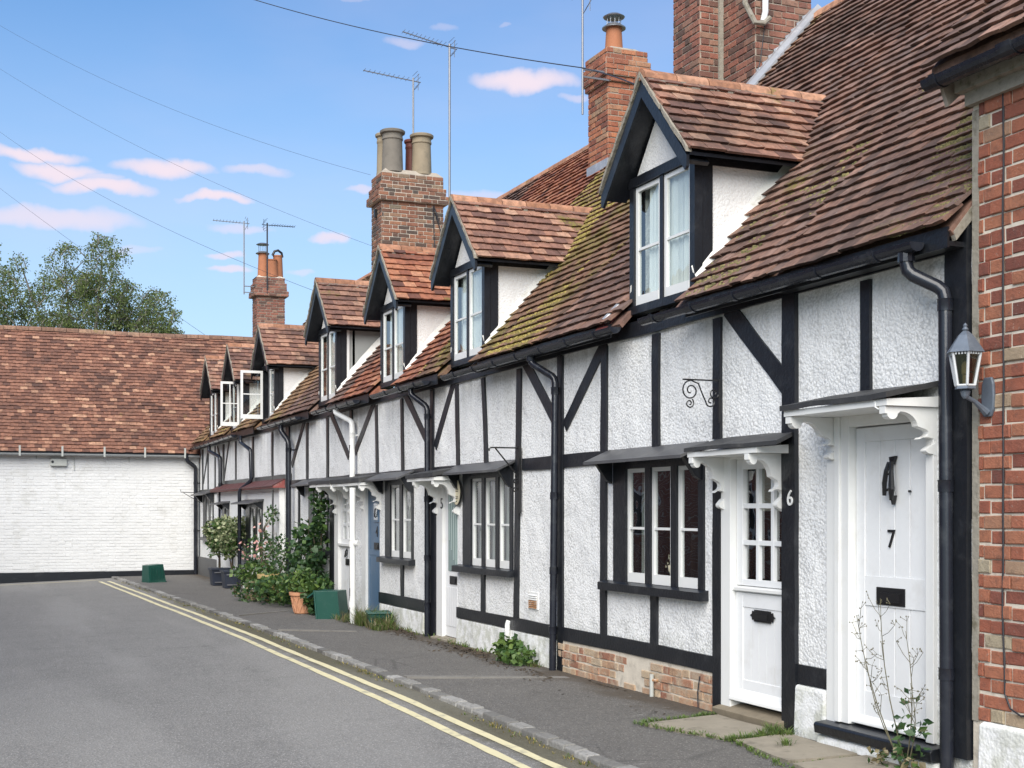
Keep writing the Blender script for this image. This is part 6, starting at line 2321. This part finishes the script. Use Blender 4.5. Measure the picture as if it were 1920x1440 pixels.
random.seed(77)
sp = []
for (a, b, n_, k0) in (((-.88, 8.92), (-.62, 8.0), 22, .40), ((-.62, 8.0), (-.10, 8.08), 20, .6), ((-.10, 9.05), (-.88, 8.9), 20, .42), ((-.62, 7.98), (-.78, 7.1), 16, .35), ((-.78, 7.1), (-.84, 6.0), 14, .3), ((-.75, 7.12), (-.12, 7.16), 6, .25)):
    for i in range(n_):
        f = i / n_
        sp.append((a[0] + (b[0] - a[0]) * f + rr(-.02, .02), a[1] + (b[1] - a[1]) * f + rr(-.03, .03), .0, k0 * rr(.7, 1.3)))
sp += [(-.16, 8.18, 0, 1.15), (-.20, 8.05, 0, 1.2), (-.14, 8.0, 0, 1.1), (-.40, 7.62, .01, .8), (-.38, 7.66, .01, .7), (-.30, 8.1, 0, .9)]
tufts('grass', sp, [GRASSM, LEAFL], .085, 40, .03)
sp = []
for i in range(520):
    y = 5 + 28 * random.random() ** 1.5
    v = noise.noise(Vector((y * .5, 0, 4)))
    if v < -.05 and random.random() < .75: continue
    x = kx(y) - .07 + random.gauss(0, .035)
    sp.append((x, y, road_z(x, y), rr(.25, .55)))
tufts('kerb_grass', sp, [GRASSM, DRYM, MOSSM], .06, 16, .05)
sp = []
for i in range(90):
    y = rr(12.4, 19.0)
    if 15.1 < y < 16.2 and random.random() < .7: continue
    sp.append((-.06 - abs(random.gauss(0, .05)), y, 0, rr(.25, .7)))
for i in range(46):
    sp.append((-.18 + rr(-.28, .12), rr(17.1, 18.5), 0, rr(.8, 2.6)))
for i in range(20):
    sp.append((-.30 + rr(-.2, .2), rr(18.6, 19.4), 0, rr(.5, 1.5)))
tufts('wall_foot_weeds', sp, [GRASSM, DRYM, LEAFL], .12, 18, .04, wd=.005)
# dead leaves and crumbs drifted along the foot of the wall
random.seed(9)
m = MB()
for i in range(5200):
    y = 8.5 + 15.5 * random.random() ** 1.3
    x = -.10 - abs(random.gauss(0, .16))
    if noise.noise(Vector((x * 2, y * .6, 3))) < -.05: continue
    s_ = rr(.008, .026)
    a = rr(0, 6.28)
    p = Vector((x, y, .008 + pave_z(x, y)))
    u_ = Vector((math.cos(a), math.sin(a), rr(-.2, .4))) * s_
    v_ = Vector((-math.sin(a), math.cos(a), rr(-.2, .4))) * s_ * .6
    m.add([p - u_, p - v_, p + u_, p + v_], [(0, 1, 2, 3)])
m.build('leaf_litter', simple('dead_leaves', (.06, .042, .025), .9, .5, 25), None, kind='stuff')

# ------------------------------------------------------------------ silver birch behind the end building
random.seed(21)
TY = 50.0
bt = thing('birch_tree', (-1.2, TY, -.6), 'tall loose birch with drooping twigs showing above the end building roof', 'tree')
tr = MB()
main = [(-1.6, TY, -.6), (-1.5, TY, 3), (-1.35, TY, 6), (-1.1, TY, 8.5), (-.9, TY, 10.8)]
tr.tube(main, [.20, .15, .10, .06, .02], 8)
tr2 = [(-1.4, TY, 4.5), (-.6, TY + .3, 6.5), (.2, TY, 8.2), (.7, TY, 9.3)]
tr.tube(tr2, [.09, .06, .04, .015], 7)
tr3 = [(-1.45, TY, 4.5), (-2.5, TY - .3, 7), (-3.3, TY, 9.2), (-3.7, TY, 10.4)]
tr.tube(tr3, [.09, .06, .04, .015], 7)
tr.tube([(-1.35, TY, 6), (-2.0, TY + .2, 8.3), (-2.2, TY, 10.6)], [.06, .04, .015], 6)
tr.build('trunk', BIRCHB, bt)
LB = MB()
TW = MB()
# boughs: centre lines arching outwards, twigs hang from them carrying small leaves
boughs = []
for (cx, cz, rx, rz, n_) in ((-1.0, 10.0, 1.15, 1.5, 30), (-2.1, 9.4, 1.2, 1.6, 28), (.5, 8.6, 1.25, 1.2, 34), (1.2, 7.7, .85, 1.0, 18), (-3.9, 9.2, .85, 1.4, 22), (-.6, 8.0, 2.0, 1.4, 40), (-2.8, 7.6, 1.2, 1.5, 26), (-1.8, 6.6, 2.6, .9, 24), (.3, 6.8, 1.9, .8, 20), (-4.9, 9.6, .8, 1.3, 12)):
    for q in range(int(n_ * 1.75)):
        a = rr(0, 6.28)
        r = math.sqrt(random.random())
        boughs.append((cx + rx * r * math.cos(a), TY + rr(-1.4, 1.4), cz + rz * r * math.sin(a)))
for (x, y, z) in boughs:
    # a short arching branch then hanging twigs
    base = Vector((x, y, z))
    dirx = rr(-.5, .5)
    tip = base + Vector((dirx, rr(-.3, .3), rr(-.1, .25)))
    TW.tube([base + Vector((-dirx * .8, 0, -.35)), base, tip], [.022, .012, .006], 4, caps=False)
    for h_ in range(5):
        p = base.lerp(tip, rr(-.3, 1.0))
        L = rr(.25, .85)
        TW.tube([p, p + Vector((rr(-.1, .1), 0, -L))], .0035, 3, caps=False)
        for q in range(int(34 * L) + 5):
            f = random.random()
            s_ = rr(.05, .10)
            c = p + Vector((rr(-.19, .19), rr(-.18, .18), -L * f + .08))
            a = Vector((rr(-1, 1), rr(-.6, .6), rr(-1.1, .2))).normalized()
            b = a.cross(Vector((rr(-1, 1), rr(-1, 1), rr(-1, 1)))).normalized()
            LB.add([c, c + a * s_ * .45 + b * s_ * .36, c + a * s_, c + a * s_ * .45 - b * s_ * .36], [(0, 1, 2, 3)])
TW.build('twigs', BIRCHB, bt, kind='stuff')
LB.build('crown', LEAFB, bt, kind='stuff')
